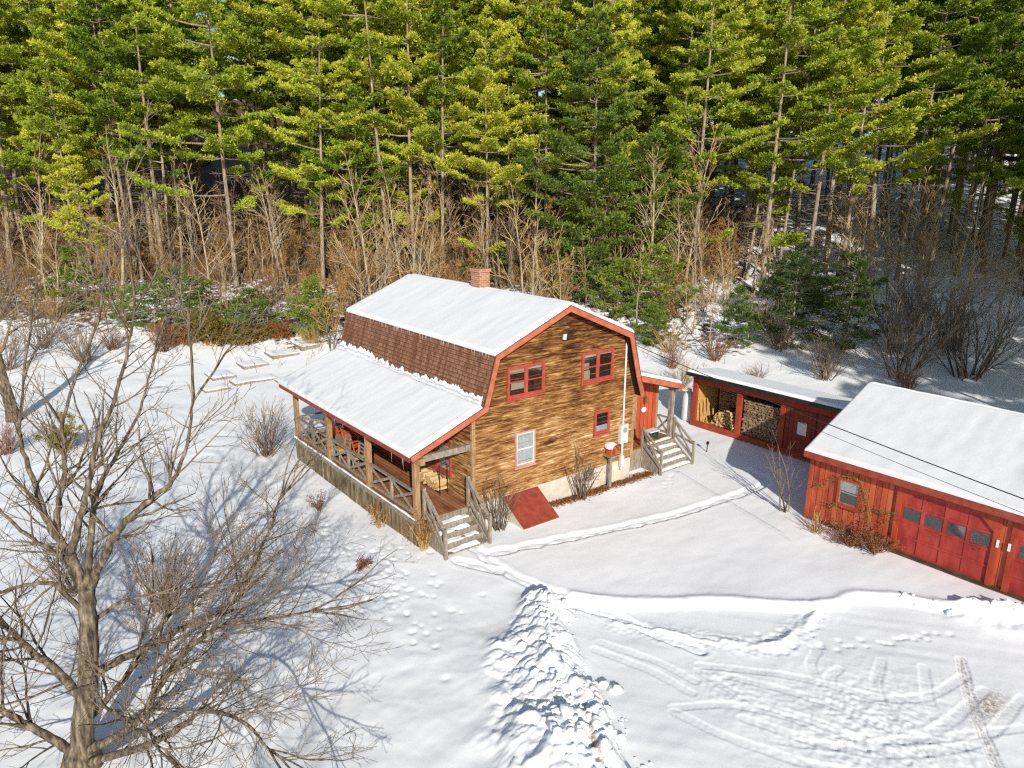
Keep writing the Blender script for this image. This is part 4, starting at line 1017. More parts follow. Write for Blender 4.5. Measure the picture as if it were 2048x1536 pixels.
for row in range(18):
    for i in range(9):
        y = .36+.22*0+.098*i+.049*(row % 2)
        if row < 8: continue
        loose(mb, (15.6, y+rg.gauss(0, .01)+.25, .25+.1*row), .05, .40, rg)
for row in range(17):
    for i in range(6): loose(mb, (15.62, 1.55+.1*i, .27+.1*row+rg.gauss(0, .01)), .05, .38, rg)
tag(mb.build('stacked_firewood', M['log_grey']), 'dark stacked firewood filling the back and top of the woodshed bays', 'firewood', kind='stuff')
# white tank beside the shed
tk = thing('propane_tank', (14.55, 3.15, 0), 'upright white gas tank at the left end of the woodshed', 'gas tank')
MB().lathe([(0, .05), (.26, .08), (.30, .2), (.30, 1.25), (.24, 1.42), (.10, 1.5), (0, 1.52)], 18, (14.55, 3.15, 0)).build('body', M['white'], tk, True)
MB().lathe([(.10, 1.5), (.11, 1.62), (0, 1.64)], 12, (14.55, 3.15, 0)).build('valve_cap', M['metal_white'], tk)
MB().lathe([(.28, -.05), (.28, .09)], 18, (14.55, 3.15, 0)).build('foot_ring', M['metal_white'], tk)
# stake in the snow near the shed
sk = thing('garden_stake', (11.85, -.05, 0), 'thin dark stake standing in the snow between entry steps and woodshed', 'stake')
MB().bar((11.85, -.05, -.1), (11.88, -.05, .42), .03, .03, (1, 0, 0)).build('rod', M['dark_wood'], sk)
MB().box((11.82, -.09, .36), (11.93, -.02, .48)).build('finial', M['black'], sk)

# ------------------------------------------------------------------ wires
def wire(a, b, sag, r, name, label):
    pts = []
    for k in range(25):
        t = k/24; p = Vector(a).lerp(Vector(b), t); p.z -= sag*4*t*(1-t); pts.append(p)
    return tag(MB().tube(pts, r, 5).build(name, M['black'], None, True), label, 'cable')
wire((6.76, -.42, 5.30), (2.9, -15.6, 4.95), .10, .013, 'power_cable', 'thick black service cable running from the gable over the garage roof')
wire((6.76, -.42, 5.20), (2.9, -15.6, 4.68), .16, .006, 'telephone_wire', 'thin lower wire running from the gable over the garage roof')

# ------------------------------------------------------------------ raised garden beds
def garden_bed(cx, cy, lx, ly, rz, label, snowy=True):
    z0 = gz(cx, cy); t = thing('garden_bed', (cx, cy, z0), label, 'garden bed', 'raised beds in the snowy garden')
    f = MB(); h = .10
    f.box((cx-lx/2, cy-ly/2, z0-.2), (cx+lx/2, cy-ly/2+.05, z0+h)); f.box((cx-lx/2, cy+ly/2-.05, z0-.2), (cx+lx/2, cy+ly/2, z0+h))
    f.box((cx-lx/2, cy-ly/2+.051, z0-.2), (cx-lx/2+.05, cy+ly/2-.051, z0+h)); f.box((cx+lx/2-.05, cy-ly/2+.051, z0-.2), (cx+lx/2, cy+ly/2-.051, z0+h))
    f.build('frame', M['grey_wood'], t)
    P = np.zeros((14, 14, 3)); U = np.linspace(-lx/2, lx/2, 14); V = np.linspace(-ly/2, ly/2, 14); Ug, Vg = np.meshgrid(U, V, indexing='ij')
    d = np.minimum(lx/2-abs(Ug), ly/2-abs(Vg)); P[..., 0] = cx+Ug; P[..., 1] = cy+Vg
    P[..., 2] = z0+h+.006+.05*np.sqrt(np.clip(d/.15, 0, 1))+.04*fbm(Ug/.4+cx, Vg/.4, 5, 2)
    MB().grid(P).build('snow_cover', M['snow'], t, True); t.rotation_euler = (0, 0, rz); return t
garden_bed(-.75, 24.4, 1.3, 1.7, 0, 'snow filled garden bed farthest left in the garden')
garden_bed(1.45, 25.4, 1.5, 1.5, 0, 'snow filled garden bed in the back row, second from the left')
garden_bed(3.6, 26.3, 1.7, 1.6, 0, 'snow filled garden bed in the back row, third from the left')
garden_bed(.45, 22.2, 2.4, 1.1, 0, 'long snow filled garden bed in the middle of the front row')
garden_bed(-1.75, 21.9, 1.3, 1.1, 0, 'flat snow covered garden bed at the left of the front row')
garden_bed(2.3, 21.1, 1.9, 1.4, 0, 'snow filled garden bed nearest the porch roof corner')
garden_bed(5.4, 27.0, 1.2, 2.0, 0, 'snow filled garden bed at the right end of the back row')

# ------------------------------------------------------------------ VEGETATION
def rvec(rg):
    while True:
        v = Vector((rg.uniform(-1, 1), rg.uniform(-1, 1), rg.uniform(-1, 1)))
        if .05 < v.length < 1: return v.normalized()
def twigs(mbs, p, d, ln, r, lvl, rg, cfg):
    """grow one limb and its offspring; mbs = [thick, thin] builders"""
    n = max(2, min(9, int(ln/cfg['seg'])+1)); pts = [Vector(p)]; dirs = [d.normalized()]
    cur = d.normalized()
    for i in range(n):
        cur = (cur+rvec(rg)*cfg['jit']+Vector((0, 0, cfg['up']))).normalized(); pts.append(pts[-1]+cur*(ln/n)); dirs.append(cur)
    rad = [max(cfg['rmin'], r*(1-.72*i/n)) for i in range(n+1)]
    k = 8 if r > .09 else (6 if r > .04 else (4 if r > .014 else 3))
    (mbs[0] if r > cfg['split'] else mbs[1]).tube(pts, rad, k, False)
    if lvl <= 0: return
    nc = max(1, int(ln*cfg['dens'][lvl]+rg.random()))
    for c in range(nc):
        t = cfg['t0']+(1-cfg['t0'])*((c+rg.random())/nc); i = min(n-1, int(t*n)); f = t*n-i
        q = pts[i].lerp(pts[i+1], f); dd = dirs[i+1]
        ax = dd.cross(rvec(rg))
        if ax.length < .05: continue
        nd = Matrix.Rotation(rg.uniform(*cfg['ang']), 3, ax.normalized()) @ dd
        l2 = ln*rg.uniform(*cfg['ratio'])*(1.15-.6*t); r2 = max(cfg['rmin'], rad[i]*rg.uniform(.45, .7))
        twigs(mbs, q, nd, l2, r2, lvl-1, rg, cfg)

# --- the big bare tree in the left foreground: limbs laid out one by one
BIG = {
 'trunk': [(-11.52, -3.69, -.1), (-11.39, -3.8, 0.96), (-11.23, -3.92, 1.72), (-11.11, -4.02, 2.56), (-11.03, -3.95, 3.21), (-10.99, -3.98, 3.76)],
 'a_up': [(-11.01, -3.96, 3.71), (-11.12, -3.62, 4.28), (-11.29, -3.11, 4.61), (-11.38, -2.67, 5.06), (-11.45, -2.23, 5.62), (-11.46, -1.85, 6.2), (-11.27, -1.61, 7.08)],
 'b_up': [(-11.25, -3.21, 4.59), (-11.12, -3.24, 5.2), (-10.94, -3.13, 5.79), (-10.87, -3.06, 6.5), (-10.58, -3.04, 7.28), (-10.28, -3.14, 7.89)],
 'c_up': [(-10.96, -4.0, 3.7), (-10.65, -4.62, 4.65), (-10.38, -4.96, 5.21), (-10.01, -5.25, 5.62), (-9.66, -5.39, 5.93), (-9.36, -5.36, 6.47), (-9.18, -5.25, 7.18)],
 'd_up': [(-11.11, -3.63, 4.28), (-10.86, -3.96, 5.2), (-10.69, -4.09, 5.75), (-10.49, -4.11, 6.44), (-10.17, -4.24, 7.12), (-9.89, -4.32, 7.96), (-9.7, -4.34, 8.61)],
 'e_up': [(-10.99, -4.0, 3.7), (-10.71, -3.69, 4.86), (-10.43, -3.4, 5.46), (-10.06, -3.19, 5.89), (-9.61, -3.02, 6.54), (-9.32, -2.87, 7.24)],
 'r1': [(-11.14, -4.02, 2.05), (-10.48, -3.99, 2.17), (-9.84, -3.85, 2.21), (-9.31, -3.76, 2.24), (-8.56, -3.71, 2.35), (-8.07, -3.58, 2.81), (-7.6, -3.44, 3.52), (-7.24, -3.34, 4.19)],
 'r2': [(-11.4, -3.85, 0.41), (-10.65, -4.74, 1.23), (-10.2, -4.97, 1.99), (-9.75, -5.07, 2.52), (-9.21, -5.1, 2.76), (-8.43, -5.2, 2.73), (-7.5, -5.29, 2.58)],
 'r3': [(-11.45, -3.9, 0.19), (-10.61, -5.29, 1.15), (-10.07, -6.08, 1.83), (-9.85, -6.25, 2.08), (-9.39, -6.86, 2.1), (-9.12, -7.45, 1.78)],
 'r4': [(-11.33, -3.83, 0.99), (-10.68, -3.59, 1.37), (-10.15, -3.37, 1.78), (-9.59, -3.17, 2.24), (-8.76, -3.05, 2.45), (-8.07, -2.95, 2.88)],
 'r5': [(-11.05, -3.96, 3.0), (-10.5, -3.85, 3.21), (-9.91, -3.81, 3.13), (-9.13, -3.9, 3.05)],
 'l1': [(-11.28, -3.86, 1.4), (-11.64, -3.48, 2.07), (-11.94, -3.12, 2.41), (-12.18, -2.68, 2.69), (-12.53, -2.15, 3.19), (-13.2, -1.4, 4.0)],
 'l2': [(-11.52, -3.72, 0.3), (-11.97, -3.73, 1.0), (-12.4, -3.65, 1.59), (-12.87, -3.41, 2.18), (-13.6, -3.1, 3.0)],
 'l3': [(-11.05, -3.95, 3.2), (-11.42, -3.77, 3.86), (-11.84, -3.57, 3.92), (-12.41, -3.26, 3.78), (-13.1, -2.9, 4.0)],
 'l4': [(-11.09, -3.78, 4.14), (-11.38, -3.17, 4.27), (-11.75, -2.51, 4.51), (-12.1, -1.86, 4.97), (-12.6, -1.2, 5.6)],
 'f1': [(-11.13, -4.02, 2.43), (-11.14, -5.12, 2.23), (-10.92, -6.06, 2.34), (-10.55, -6.98, 2.22)]}
RAD = {'trunk': (.215, .13), 'a_up': (.15, .03), 'b_up': (.10, .025), 'c_up': (.12, .03), 'd_up': (.11, .025), 'e_up': (.10, .025), 'r1': (.13, .03), 'r2': (.14, .03), 'r3': (.13, .025), 'r4': (.10, .025), 'r5': (.07, .02), 'l1': (.14, .04), 'l2': (.15, .04), 'l3': (.08, .025), 'l4': (.08, .025), 'f1': (.06, .02)}
bt = thing('bare_tree', (-11.5, -3.7, 0), 'big spreading bare tree with stout twisting limbs in the left foreground', 'tree')
tr_, lm_, tw_ = MB(), MB(), MB(); rg = random.Random(77)
cfg = dict(seg=.22, jit=.17, up=.03, rmin=.0043, split=.02, dens=[0, 5.2, 3.6, 2.4], t0=.12, ang=(.35, .95), ratio=(.34, .62))
for k_, pts in BIG.items():
    sp_ = smooth_line(pts, 5); r0, r1 = RAD[k_]; nn = len(sp_)
    sp_ = [Vector(p)+rvec(rg)*(.02 if k_ != 'trunk' else .015) for p in sp_]
    rad = [(r0+(r1-r0)*(i/(nn-1))**.8)*(1 if k_ == 'trunk' else .66) for i in range(nn)]
    if k_ == 'trunk': rad[0] = .42; rad[1] = .36; rad[2] = .31
    (tr_ if k_ == 'trunk' else lm_).tube(sp_, rad, 12 if r0 > .2 else 8, True)
    if k_ == 'trunk': continue
    # limb end keeps growing, side shoots all along
    dd = (sp_[-1]-sp_[-3]).normalized(); short = .6 if k_ == 'r1' else .75 if k_[0] == 'r' else 1
    for e in range(2 if k_.endswith('up') else 4):
        ax = dd.cross(rvec(rg)).normalized(); nd = Matrix.Rotation(rg.uniform(.1, .5), 3, ax) @ dd
        twigs([lm_, tw_], sp_[-1], nd, rg.uniform(1.6, 2.9)*short, r1*.85, 3, rg, cfg)
    Lk = sum((a-b).length for a, b in zip(sp_[:-1], sp_[1:]))
    upk = k_.endswith('up') or k_ == 'l4'
    for c in range(int(Lk*(3.8 if upk else 4.4))):
        t = .14+.86*rg.random(); i = min(nn-2, int(t*(nn-1))); q = sp_[i]; dl = (sp_[i+1]-sp_[i]).normalized()
        ax = dl.cross(rvec(rg)).normalized(); nd = Matrix.Rotation(rg.uniform(.5, 1.15), 3, ax) @ dl
        if nd.z < -.45: nd.z *= -.3
        twigs([lm_, tw_], q, nd, rg.uniform(.6, 1.9 if upk else 2.9)*(1.1-.25*t), min(.026, rad[i]*.5), 2 if rg.random() < .6 else 3, rg, cfg)
tr_.v += lm_.v; tr_.f += [f+tr_.n for f in lm_.f]; tr_.build('trunk', M['bark_grey'], bt, True)
tw_.build('crown', M['twig_tan'], bt)

# --- bare tree and shrub kinds
def bare_tree_kind(seed, H, r, forks, leafless=True, leaf=None, mat='bark_grey', tmat='twig_tan', spread=(.25, .7), t0=.35, lean=0):
    rg = random.Random(seed); t = bpy.data.objects.new('bare_tree', None); COL.objects.link(t)
    trk, lmb, tw = MB(), MB(), MB()
    c = dict(seg=.6, jit=.10, up=.05, rmin=.011, split=.02, dens=[0, 2.0, 1.4, 1.2], t0=.2, ang=(.3, .8), ratio=(.35, .6))
    for s_ in range(forks):
        d = Vector((rg.gauss(0, .10+.10*(forks > 1))+lean, rg.gauss(0, .10+.10*(forks > 1)), 1)).normalized(); n = 12; p = Vector((rg.gauss(0, .15)*(forks > 1), rg.gauss(0, .15)*(forks > 1), -.4)); pts = [p.copy()]; h = H*rg.uniform(.8, 1)
        for i in range(n): d = (d+rvec(rg)*.07+Vector((0, 0, .06))).normalized(); p = p+d*(h/n); pts.append(p.copy())
        rad = [r*(1-.9*(i/n)) for i in range(n+1)]; trk.tube(pts, rad, 7, False)
        for b in range(int(H*2.4)):
            f = t0+(1-t0)*rg.random(); i = min(n-1, int(f*n)); q = pts[i].lerp(pts[i+1], f*n-i); az = rg.uniform(0, 2*PI); el = rg.uniform(.5, 1.15)
            nd = Vector((math.cos(az)*math.cos(el), math.sin(az)*math.cos(el), math.sin(el)))
            twigs([lmb, tw], q, nd, H*rg.uniform(*spread)*(1.15-f)*.6, rad[i]*.5, 2, rg, c)
    if lmb.n: trk.v += lmb.v; trk.f += [f+trk.n for f in lmb.f]
    trk.build('trunk', M[mat], t, True); tw.build('crown', M[tmat], t)
    if leaf:
        V = np.concatenate(tw.v); r2 = np.random.RandomState(seed); pick = V[r2.randint(0, len(V), leaf[1])]+r2.normal(0, .08, (leaf[1], 3))
        m = MB(); add_tufts(m, pick, r2, leaf[2], 3, flat=0); m.build('foliage', M[leaf[0]], t)
    return t
def add_tufts(mb, C, r2, size, blades, axis_=None, flat=.0, width=.30):
    """little fans of needles or leaves: every tuft is one star of triangles round a centre"""
    n = len(C); C = np.asarray(C)
    D = r2.normal(0, 1, (n, blades, 3)); D[..., 2] = D[..., 2]*(1-flat)+.25
    if axis_ is not None: D = D+1.1*axis_[:, None, :]
    D /= np.linalg.norm(D, axis=2)[..., None]+1e-9
    Q = r2.normal(0, 1, (n, blades, 3)); Q -= (Q*D).sum(2)[..., None]*D; Q /= np.linalg.norm(Q, axis=2)[..., None]+1e-9
    ln = size*r2.uniform(.7, 1.3, (n, blades, 1)); e = C[:, None, :]+D*ln
    V = np.concatenate([C[:, None, :], (e+Q*ln*width).reshape(n, blades, 3), (e-Q*ln*width).reshape(n, blades, 3)], 1)  # n,(1+2b),3
    b = np.arange(blades); base = (np.arange(n)*(1+2*blades))[:, None]
    F = np.stack([base+0*b, base+1+b, base+1+blades+b], -1).reshape(-1, 3)
    mb.add(V.reshape(-1, 3), F)
def shrub_kind(name, seed, H, R, stems, mat, leaf=None, dens=2.2, lvl=2, arch=.0, rmin=.006):
    rg = random.Random(seed); t = bpy.data.objects.new(name, None); COL.objects.link(t); a, b = MB(), MB()
    c = dict(seg=.3, jit=.16, up=.03-arch, rmin=rmin, split=.013, dens=[0, 3.4*dens/2.2, dens, dens], t0=.2, ang=(.25, .8), ratio=(.35, .6))
    for k in range(stems):
        az = rg.uniform(0, 2*PI); o = rg.uniform(0, .18*R); tilt = rg.uniform(.05, 1.0)*R/H
        d = Vector((math.cos(az)*tilt, math.sin(az)*tilt, 1)).normalized()
        twigs([a, b], Vector((math.cos(az)*o, math.sin(az)*o, -.1)), d, H*rg.uniform(.65, 1.05), .018+.006*H*rg.random(), lvl, rg, c)
    if a.n and b.n: b.build('crown', M[mat], t); a.build('stem', M[mat], t)
    else: (a if a.n else b).build('crown', M[mat], t)
    if leaf:
        V = np.concatenate((b if b.n else a).v); r2 = np.random.RandomState(seed); V = V[V[:, 2] > H*.12]; pk = V[r2.randint(0, len(V), leaf[1])]+r2.normal(0, .06, (leaf[1], 3))
        m = MB(); add_tufts(m, pk, r2, leaf[2], 4); m.build('foliage', M[leaf[0]], t)
    return t

# --- conifers
def conifer_kind(name, seed, H, r, cb, Lmax, mat, whorl=.75, droop=.0, tuft=.30, dead=True, dens=1.0, sparse=0, blades=7, taper='pine', per=5):
    rg = random.Random(seed); r2 = np.random.RandomState(seed); t = bpy.data.objects.new(name, None); COL.objects.link(t)
    trk, dd, lv = MB(), MB(), MB(); n = 14; p = Vector((0, 0, -.5)); d = Vector((rg.gauss(0, .025), rg.gauss(0, .025), 1)).normalized(); pts = [p.copy()]
    for i in range(n): d = (d+rvec(rg)*.02+Vector((0, 0, .02))).normalized(); p = p+d*((H+.5)/n); pts.append(p.copy())
    rad = [r*(1-.93*(i/n)**1.1) for i in range(n+1)]; rad[0] = r*1.35; trk.tube(pts, rad, 8, False)
    def at(z):
        f = min(max((z+.5)/(H+.5)*n, 0), n-.001); i = int(f); return pts[i].lerp(pts[i+1], f-i), rad[i]
    C = []; A = []; lop = rg.uniform(0, 6.28); lopk = rg.uniform(.15, .45) if taper == 'pine' else .1
    z = H*cb
    z0 = H*cb
    while z < H-.25:
        f = (z-z0)/(H-z0)
        if taper == 'pine': env = (min(1, .55+1.6*f) if f < .3 else 1.03-.95*((f-.3)/.7)**1.25)
        else: env = 1.02-.97*f
        m = per if f > .15 or taper != 'pine' else max(2, per-2); a0 = rg.uniform(0, 6.28)
        wm = rg.uniform(.7, 1.25) if taper == 'pine' else 1
        for k in range(m):
            if sparse and f < .4 and rg.random() < sparse*(1.2-1.5*f): continue
            az = a0+2*PI*k/m+rg.gauss(0, .25); ln = max(.35, Lmax*env*wm*rg.uniform(.45, 1.2)*(1+lopk*math.cos(az-lop))); q, rr = at(z+rg.uniform(-.2, .2))
            el = rg.uniform(-.05, .28) if taper == 'pine' else rg.uniform(-.25, .1)
            if f > .75: el += (f-.75)*2.2
            h = Vector((math.cos(az), math.sin(az), 0)); nb = 5; bp = [q.copy()]; cur = q.copy(); e = el
            for i in range(nb):
                e2 = e+(.10*(i-1) if taper == 'pine' else -droop*i/nb); cur = cur+(h*math.cos(e2)+Vector((0, 0, math.sin(e2))))*(ln/nb); bp.append(cur.copy())
            (dd).tube(bp, [max(.008, .012+.013*ln*(1-i/nb)) for i in range(nb+1)], 3, False)
            side = Vector((-h.y, h.x, 0)); nt = int((8+13*ln)*dens)
            u = r2.uniform(.40 if taper == 'pine' else .08, 1.04, nt)**.9; lat = r2.uniform(-1, 1, nt)*np.minimum(ln*.44, 1.5)*(1.15-u*.75)
            idx = np.clip((u*nb).astype(int), 0, nb-1); fr = u*nb-idx; B = np.array([list(x) for x in bp])
            pos = B[idx]*(1-fr)[:, None]+B[np.minimum(idx+1, nb)]*fr[:, None]+np.array(side)[None]*lat[:, None]
            pos[:, 2] += r2.normal(.05, .05, nt)-abs(lat)*(.08+droop*.4)+.07*np.sin(u*9+lat*4+k)
            C.append(pos); ax_ = np.array(h)[None]*.7+np.array(side)[None]*np.sign(lat)[:, None]*.5+np.array([0, 0, .35 if taper == 'pine' else -.1])[None]; A.append(ax_)
        z += whorl*rg.uniform(.7, 1.25)
    # top
    q, _ = at(H-.1); C.append(np.array([list(q)])+r2.normal(0, .16, (14, 3))); A.append(np.tile([0, 0, 1.], (14, 1)))
    C = np.concatenate(C); A = np.concatenate(A); add_tufts(lv, C, r2, tuft, blades, A, .35, .115)
    if dead:
        zz = H*.10
        while zz < H*min(cb+.12, .8):
            q, rr = at(zz); az = rg.uniform(0, 6.28); ln = rg.uniform(.5, 2.4); h = Vector((math.cos(az), math.sin(az), rg.uniform(-.25, .2)))
            bp = [q, q+h*ln*.5+rvec(rg)*.08, q+h*ln+rvec(rg)*.15+Vector((0, 0, .1))]; dd.tube(bp, [.022, .015, .007], 3, False)
            for s_ in range(2): dd.tube([bp[1], bp[1]+(h+rvec(rg)*.8).normalized()*ln*.4], [.01, .006], 3, False)
            zz += rg.uniform(.10, .28)
    trk.v += dd.v; trk.f += [f+trk.n for f in dd.f]; trk.build('trunk', M['bark_pine'], t, True)
    lv.build('crown', M[mat], t); return t

def place(kind, used, loc, rz, sc, label, cat, group=None):
    if id(kind) not in used: used.add(id(kind)); o = kind; o.location = loc; o.rotation_euler = (0, 0, rz); o.scale = (sc, sc, sc) if not hasattr(sc, '__len__') else sc
    else: o = dup(kind, loc, rz, sc)
    for k in ('label', 'category', 'group'):
        if k in o: del o[k]
    return tag(o, label, cat, group)
used = set()
pines = [conifer_kind('pine_tree', 100+i, H, .16+.018*(i % 4), cb, Lm, 'pine', wh, 0, .27, True, 2.1, sp, 9, 'pine', 5) for i, (H, cb, Lm, sp, wh) in enumerate(
    [(25, .26, 4.7, .45, 1.45), (27, .36, 4.4, .4, 1.5), (23, .22, 5.0, .55, 1.35), (26, .32, 4.0, .5, 1.6), (24, .18, 5.3, .6, 1.5), (28, .40, 4.4, .35, 1.4), (22, .26, 4.4, .45, 1.35), (25, .14, 5.7, .6, 1.5), (26, .44, 3.6, .3, 1.7), (24, .30, 5.1, .6, 1.7), (27, .24, 4.0, .65, 1.6), (23, .35, 5.6, .45, 1.6)])]
mids = [conifer_kind('pine_tree', 120+i, H, .13, cb, Lm, 'pine', .95, 0, .25, True, 1.6, .4, 9, 'pine', 5) for i, (H, cb, Lm) in enumerate([(15, .2, 3.4), (17, .26, 3.2), (12, .14, 3.4)])]
hem = [conifer_kind('pine_tree', 200, 19.5, .22, .05, 4.9, 'airy', .80, .05, .26, False, 1.5, .2, 9, 'pine', 6), conifer_kind('pine_tree', 201, 12.5, .16, .06, 3.6, 'airy', .75, .05, .25, False, 1.4, .2, 9, 'pine', 6)]
young = [conifer_kind('young_conifer', 210, 4.2, .07, .04, 2.2, 'airy', .46, .0, .18, False, 1.05, .25, 8, 'pine', 6), conifer_kind('young_conifer', 211, 4.6, .08, .05, 2.3, 'airy', .46, .05, .19, False, 1.0, .25, 8, 'pine', 6),
         conifer_kind('young_conifer', 212, 6.0, .10, .06, 2.9, 'dark_fir', .52, .1, .2, False, 1.0, .35, 8, 'pine', 6), conifer_kind('young_conifer', 213, 3.6, .07, .03, 2.0, 'airy', .30, .05, .16, False, 1.5, 0, 8, 'pine', 7)]
M['bark_pale'] = bark_mat('pale_tan_bark', [(.28, (.15, .115, .075)), (.5, (.36, .29, .19)), (.75, (.56, .47, .33))])
bares = [bare_tree_kind(300, 13, .15, 1, lean=-.05, mat='bark_pale', tmat='twig_pale', spread=(.2, .5)), bare_tree_kind(301, 11, .13, 2, mat='bark_pale', tmat='twig_pale', spread=(.25, .6)), bare_tree_kind(302, 14, .13, 1, mat='bark_pale', tmat='twig_pale', spread=(.18, .45)), bare_tree_kind(303, 9, .08, 4, tmat='twig_red', spread=(.2, .5)), bare_tree_kind(304, 7.5, .06, 1, tmat='twig_gold', t0=.2, mat='bark_pale'), bare_tree_kind(305, 10, .08, 1, tmat='twig_pale', t0=.25, mat='bark_pale')]
beech = [bare_tree_kind(310, 6.5, .055, 2, leaf=('beech', 900, .075), tmat='twig_gold', t0=.15, spread=(.3, .7)), bare_tree_kind(311, 5, .05, 3, leaf=('beech', 700, .075), tmat='twig_gold', t0=.1, spread=(.3, .7)), bare_tree_kind(312, 8, .06, 1, leaf=('beech', 600, .07), tmat='twig_gold', t0=.15, spread=(.3, .6))]
shr = [shrub_kind('bare_shrub', 400, 2.6, 1.9, 26, 'twig_grey', dens=2.0), shrub_kind('bare_shrub', 401, 3.4, 2.6, 26, 'twig_tan', dens=1.7), shrub_kind('bare_shrub', 402, 2.0, 1.4, 30, 'twig_red', dens=2.4), shrub_kind('bare_shrub', 403, 2.4, 2.4, 28, 'twig_gold', dens=1.9)]
jun = [shrub_kind('olive_shrub', 420, 1.9, 1.9, 30, 'twig_gold', ('juniper', 3800, .085), 2.2), shrub_kind('olive_shrub', 421, 1.6, 1.6, 26, 'twig_gold', ('rust_leaf', 2600, .075), 2.2)]

PG = 'white pines of the wood behind the house'
# pines that can be told apart
front = [(-7.3, 66.0, 5, 1.05, 'tall pine at the far left edge of the wood, trunk bare below'), (0.7, 52.6, 0, 1.0, 'tall pine with a leaning sunlit trunk above the left garden hedge'), (2.6, 54.5, 3, 1.0, 'slim pine close behind the leaning sunlit pine on the left'),
         (6.2, 53.7, 1, 1.0, 'tall pine with bare trunk between the two pale leafless trees'), (11.4, 47.5, 2, 1.0, 'broad pine with layered boughs behind the leaning pale leafless tree'), (15.6, 43.8, 4, 1.04, 'pine with low boughs left above the white roof ridge'),
         (20.2, 35.0, 6, 1.12, 'pine with a thick pale trunk straight above the chimney'), (36.5, 14.1, 7, 1.0, 'pine with wide low yellow green boughs above the woodshed'), (45.0, 14.0, 3, 1.04, 'slender pine right of the wide low boughed pine'),
         (50.5, 8.2, 1, 1.05, 'dark trunked pine standing in the shaded snow at the right'), (58.0, 9.6, 5, 1.0, 'tall pine deep in the shaded right part of the wood'), (62.4, 6.0, 0, 1.0, 'tall pine at the right edge of the photo behind the garage')]
pos = []
for x, y, k, s, lab in front:
    place(pines[k], used, (x, y, hz(x, y)-.1), random.Random(int(x*7)).uniform(0, 6), s, lab, 'pine tree', PG); pos.append((x, y))
place(hem[0], used, (26.7, 22.6, hz(26.7, 22.6)-.1), .4, 1.02, 'dense blue green pine with boughs to the ground right of the chimney', 'pine tree'); pos.append((26.7, 22.6)); pos.append((25.4, 24.2)); pos.append((28.4, 21.2))
place(hem[1], used, (31.5, 21.0, hz(31.5, 21.0)-.1), 2.4, 1.0, 'smaller dense pine just right of the big blue green one', 'pine tree'); pos.append((31.5, 21.0))
rg = random.Random(2024); tries = 0
zone = lambda v: ('left' if v < 420 else 'centre left' if v < 820 else 'middle' if v < 1250 else 'centre right' if v < 1650 else 'shaded right')
cnt = 0
while cnt < 272 and tries < 40000:
    tries += 1; s = 14+rg.random()**1.2*42; tt = rg.uniform(-70, 78)
    x = .66*(s+21)+.75*tt; y = .75*(s+21)-.66*tt
    v = view_x(x, y, hz(x, y)+8)
    if not -230 < v < 2290: continue
    if (x+12)**2+(y+17.5)**2 < 50**2: continue
    if (400 < v < 490 and s > 19) or (425 < v < 468 and s > 16) or (185 < v < 240 and s > 24): continue
    md = 1.9 if s < 34 else 2.3
    if any((x-a)**2+(y-b)**2 < md*md for a, b in pos): continue
    pos.append((x, y)); cnt += 1
    depth = 'front ranks' if s < 26 else 'deep ranks'
    place((mids[rg.randrange(3)] if s < 24 and rg.random() < .22 else pines[rg.randrange(12)]), used, (x, y, hz(x, y)-.1), rg.uniform(0, 6.28), (lambda q, w: (q*w, q*w, q*rg.uniform(.92, 1.08)))(rg.uniform(.86, 1.1)*(1+.0055*max(0, s-22)), rg.uniform(.8, 1.2)),
          'tall white pine in the %s of the wood, %s of the photo' % (depth, zone(v)), 'pine tree', 'white pines, %s, %s' % (depth, zone(v)))
# pines outside the picture whose shade falls into it
for x, y, k, s in [(10, -33, 1, 1), (16, -30, 0, 1), (14, -41, 5, 1), (22, -25, 2, 1), (28, -22, 3, 1), (-24, -37, 9, 0), (-21.5, -42, 9, 0), (-26, -43.5, 9, 0), (-22.5, -46, 9, 0), (20, -36, 1, 1), (30, -32, 5, 1), (36, -24, 0, 1), (39, -16, 3, 1), (46, -17, 1, 1), (44, -28, 5, 1), (54, -18, 0, 1), (60, -9, 2, 1), (66, -4, 1, 1), (33, -14.5, 6, .95), (50, -11, 3, 1), (24.5, -13, 7, .8), (28, -12.5, 7, .9), (31, -11.5, 7, .9), (35, -11, 7, 1), (38.5, -9.5, 7, 1), (42, -10.5, 7, 1), (45.5, -8, 4, 1), (49, -6.5, 7, 1), (53, -7, 7, 1), (57, -3.5, 4, 1), (40, -20, 7, 1), (34, -19, 4, 1), (26, -18, 4, .9), (48, -14, 4, 1), (-12.6, -60.5, 5, 1.14)]:
    if k == 9:
        place(bares[1], used, (x, y, -.1), x % 6, 1.9, 'tall bare tree behind the viewer that shades the lower left snow', 'tree', 'bare trees behind the viewer'); continue
    place(pines[k], used, (x, y, -.1), x % 6, s, 'tall pine standing beside the drive outside the photo, shading its right part', 'pine tree', 'pines beyond the drive')

